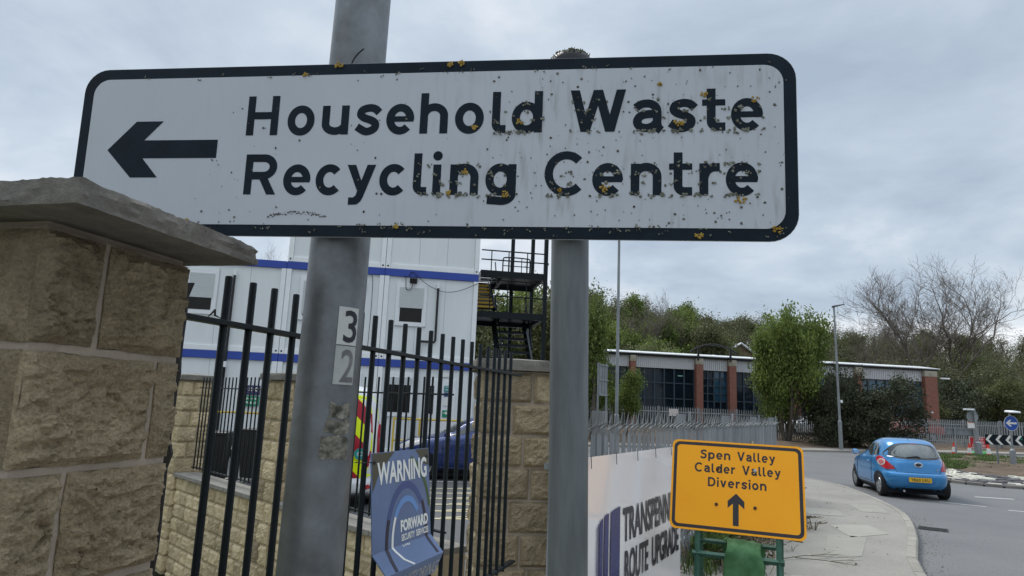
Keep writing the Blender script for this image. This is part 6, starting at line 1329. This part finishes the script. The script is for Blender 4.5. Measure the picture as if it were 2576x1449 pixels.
plant('bare2', 'bare_tree', 'small leafless tree crown above the wooded hill, right of the slim column', 'tree', 18.5, 92, hill_z(18.5, 92), 14.5, .4, wx=.8, trunk_m='twig')
plant('bare', 'bare_tree', 'leafless tree behind the cabins, its twig tips above the blue band', 'tree', -15.6, 44, .2, 11.6, 2.2, wx=.6, trunk_m='twig')
for k, (x, y, h) in enumerate(((-2.6, 40, 9.6), (0.0, 42, 10.2), (2.0, 41, 9.3))): plant('green2' if k % 2 else 'olive', 'broadleaf_tree', ('olive green tree seen through the black staircase, by the cabin edge', 'green tree seen through the middle of the black staircase', 'olive green tree between the black staircase and the right post')[k], 'tree', x, y, .1, h, k * 1.7, wx=.9)
random.seed(77); kinds = {'green1': ('broadleaf_tree', 'fresh green tree on the wooded hillside'), 'green2': ('broadleaf_tree', 'fresh green tree on the wooded hillside'), 'olive': ('broadleaf_tree', 'olive green tree on the wooded hillside'), 'brown': ('budding_tree', 'brown budding tree on the wooded hillside'), 'brown2': ('budding_tree', 'sparse brown twiggy tree on the wooded hillside')}
def hill_tree(key, x, y, h, wx=1.0): nm, lb = kinds[key]; plant(key, nm, lb, 'tree', x, y, hill_z(x, y) - .2, h, random.uniform(0, 6.28), lb.replace('tree', 'trees'), wx)
for row, (y0, nrow, hh) in enumerate(((69, 16, 7.4), (79, 18, 8.2), (90, 19, 8.8), (103, 21, 9.0), (117, 22, 9.2), (132, 22, 9.4))):
    for i in range(nrow):
        f = (i + random.uniform(.15, .85)) / nrow; y = y0 + random.uniform(-4, 4); x = y * (.06 + f * .74); fx = x / y
        if fx < .30: key = random.choice(('green1', 'green2', 'green2', 'olive', 'olive', 'brown'))
        elif fx < .48: key = random.choice(('olive', 'brown', 'green2', 'brown2', 'olive'))
        else: key = random.choice(('brown', 'brown', 'olive', 'brown2', 'brown'))
        if abs(x - 33.5) < 3 and y < 98 or abs(x - 20) < 4 and y < 84 or abs(x - 27.6) < 2.5 and y < 92: continue
        h = hh * random.uniform(.85, 1.2) * (1.2 if fx < .27 else 1.02) * (.9 if fx > .44 else 1.0); hill_tree(key, x, y, h, random.uniform(.9, 1.2))
RP = (('olive', 34.5, 56, 4.5, 'olive tree just right of the brick pier, behind the truck fence'), ('dark', 37.5, 58, 5.0, 'dark evergreen shrub behind the fence, second clump right of the brick pier'), ('olive', 41, 57, 5.5, 'olive tree behind the fence, above the round sign back'), ('dark', 45, 58, 5.0, 'dark evergreen shrub behind the fence, above the chevron sign'),
      ('olive', 49, 60, 6, 'olive tree behind the blue arrow sign at the right edge'), ('dark', 39, 63, 6.5, 'tall dark evergreen shrub set back behind the shrubs right of the pier'), ('olive', 31, 62, 6.0, 'olive tree rising directly behind the end brick pier'))
for i, (k_, x, y, h, lb) in enumerate(RP): plant(k_, 'evergreen_shrub' if k_ == 'dark' else 'broadleaf_tree', lb, 'shrub' if k_ == 'dark' else 'tree', x, y, .3, h, i * 1.3, 'shrubs and trees right of the pier')
for i in range(26):
    f = (i + .5) / 26; y = 66 + random.uniform(-1, 3); x = y * (.05 + .75 * f); plant('bush', 'hillside_bush', 'low olive bush at the foot of the wooded hillside', 'bush', x, y, hill_z(x, y), random.uniform(2.4, 4.2), random.uniform(0, 6), 'bushes at the foot of the hillside', 1.1)
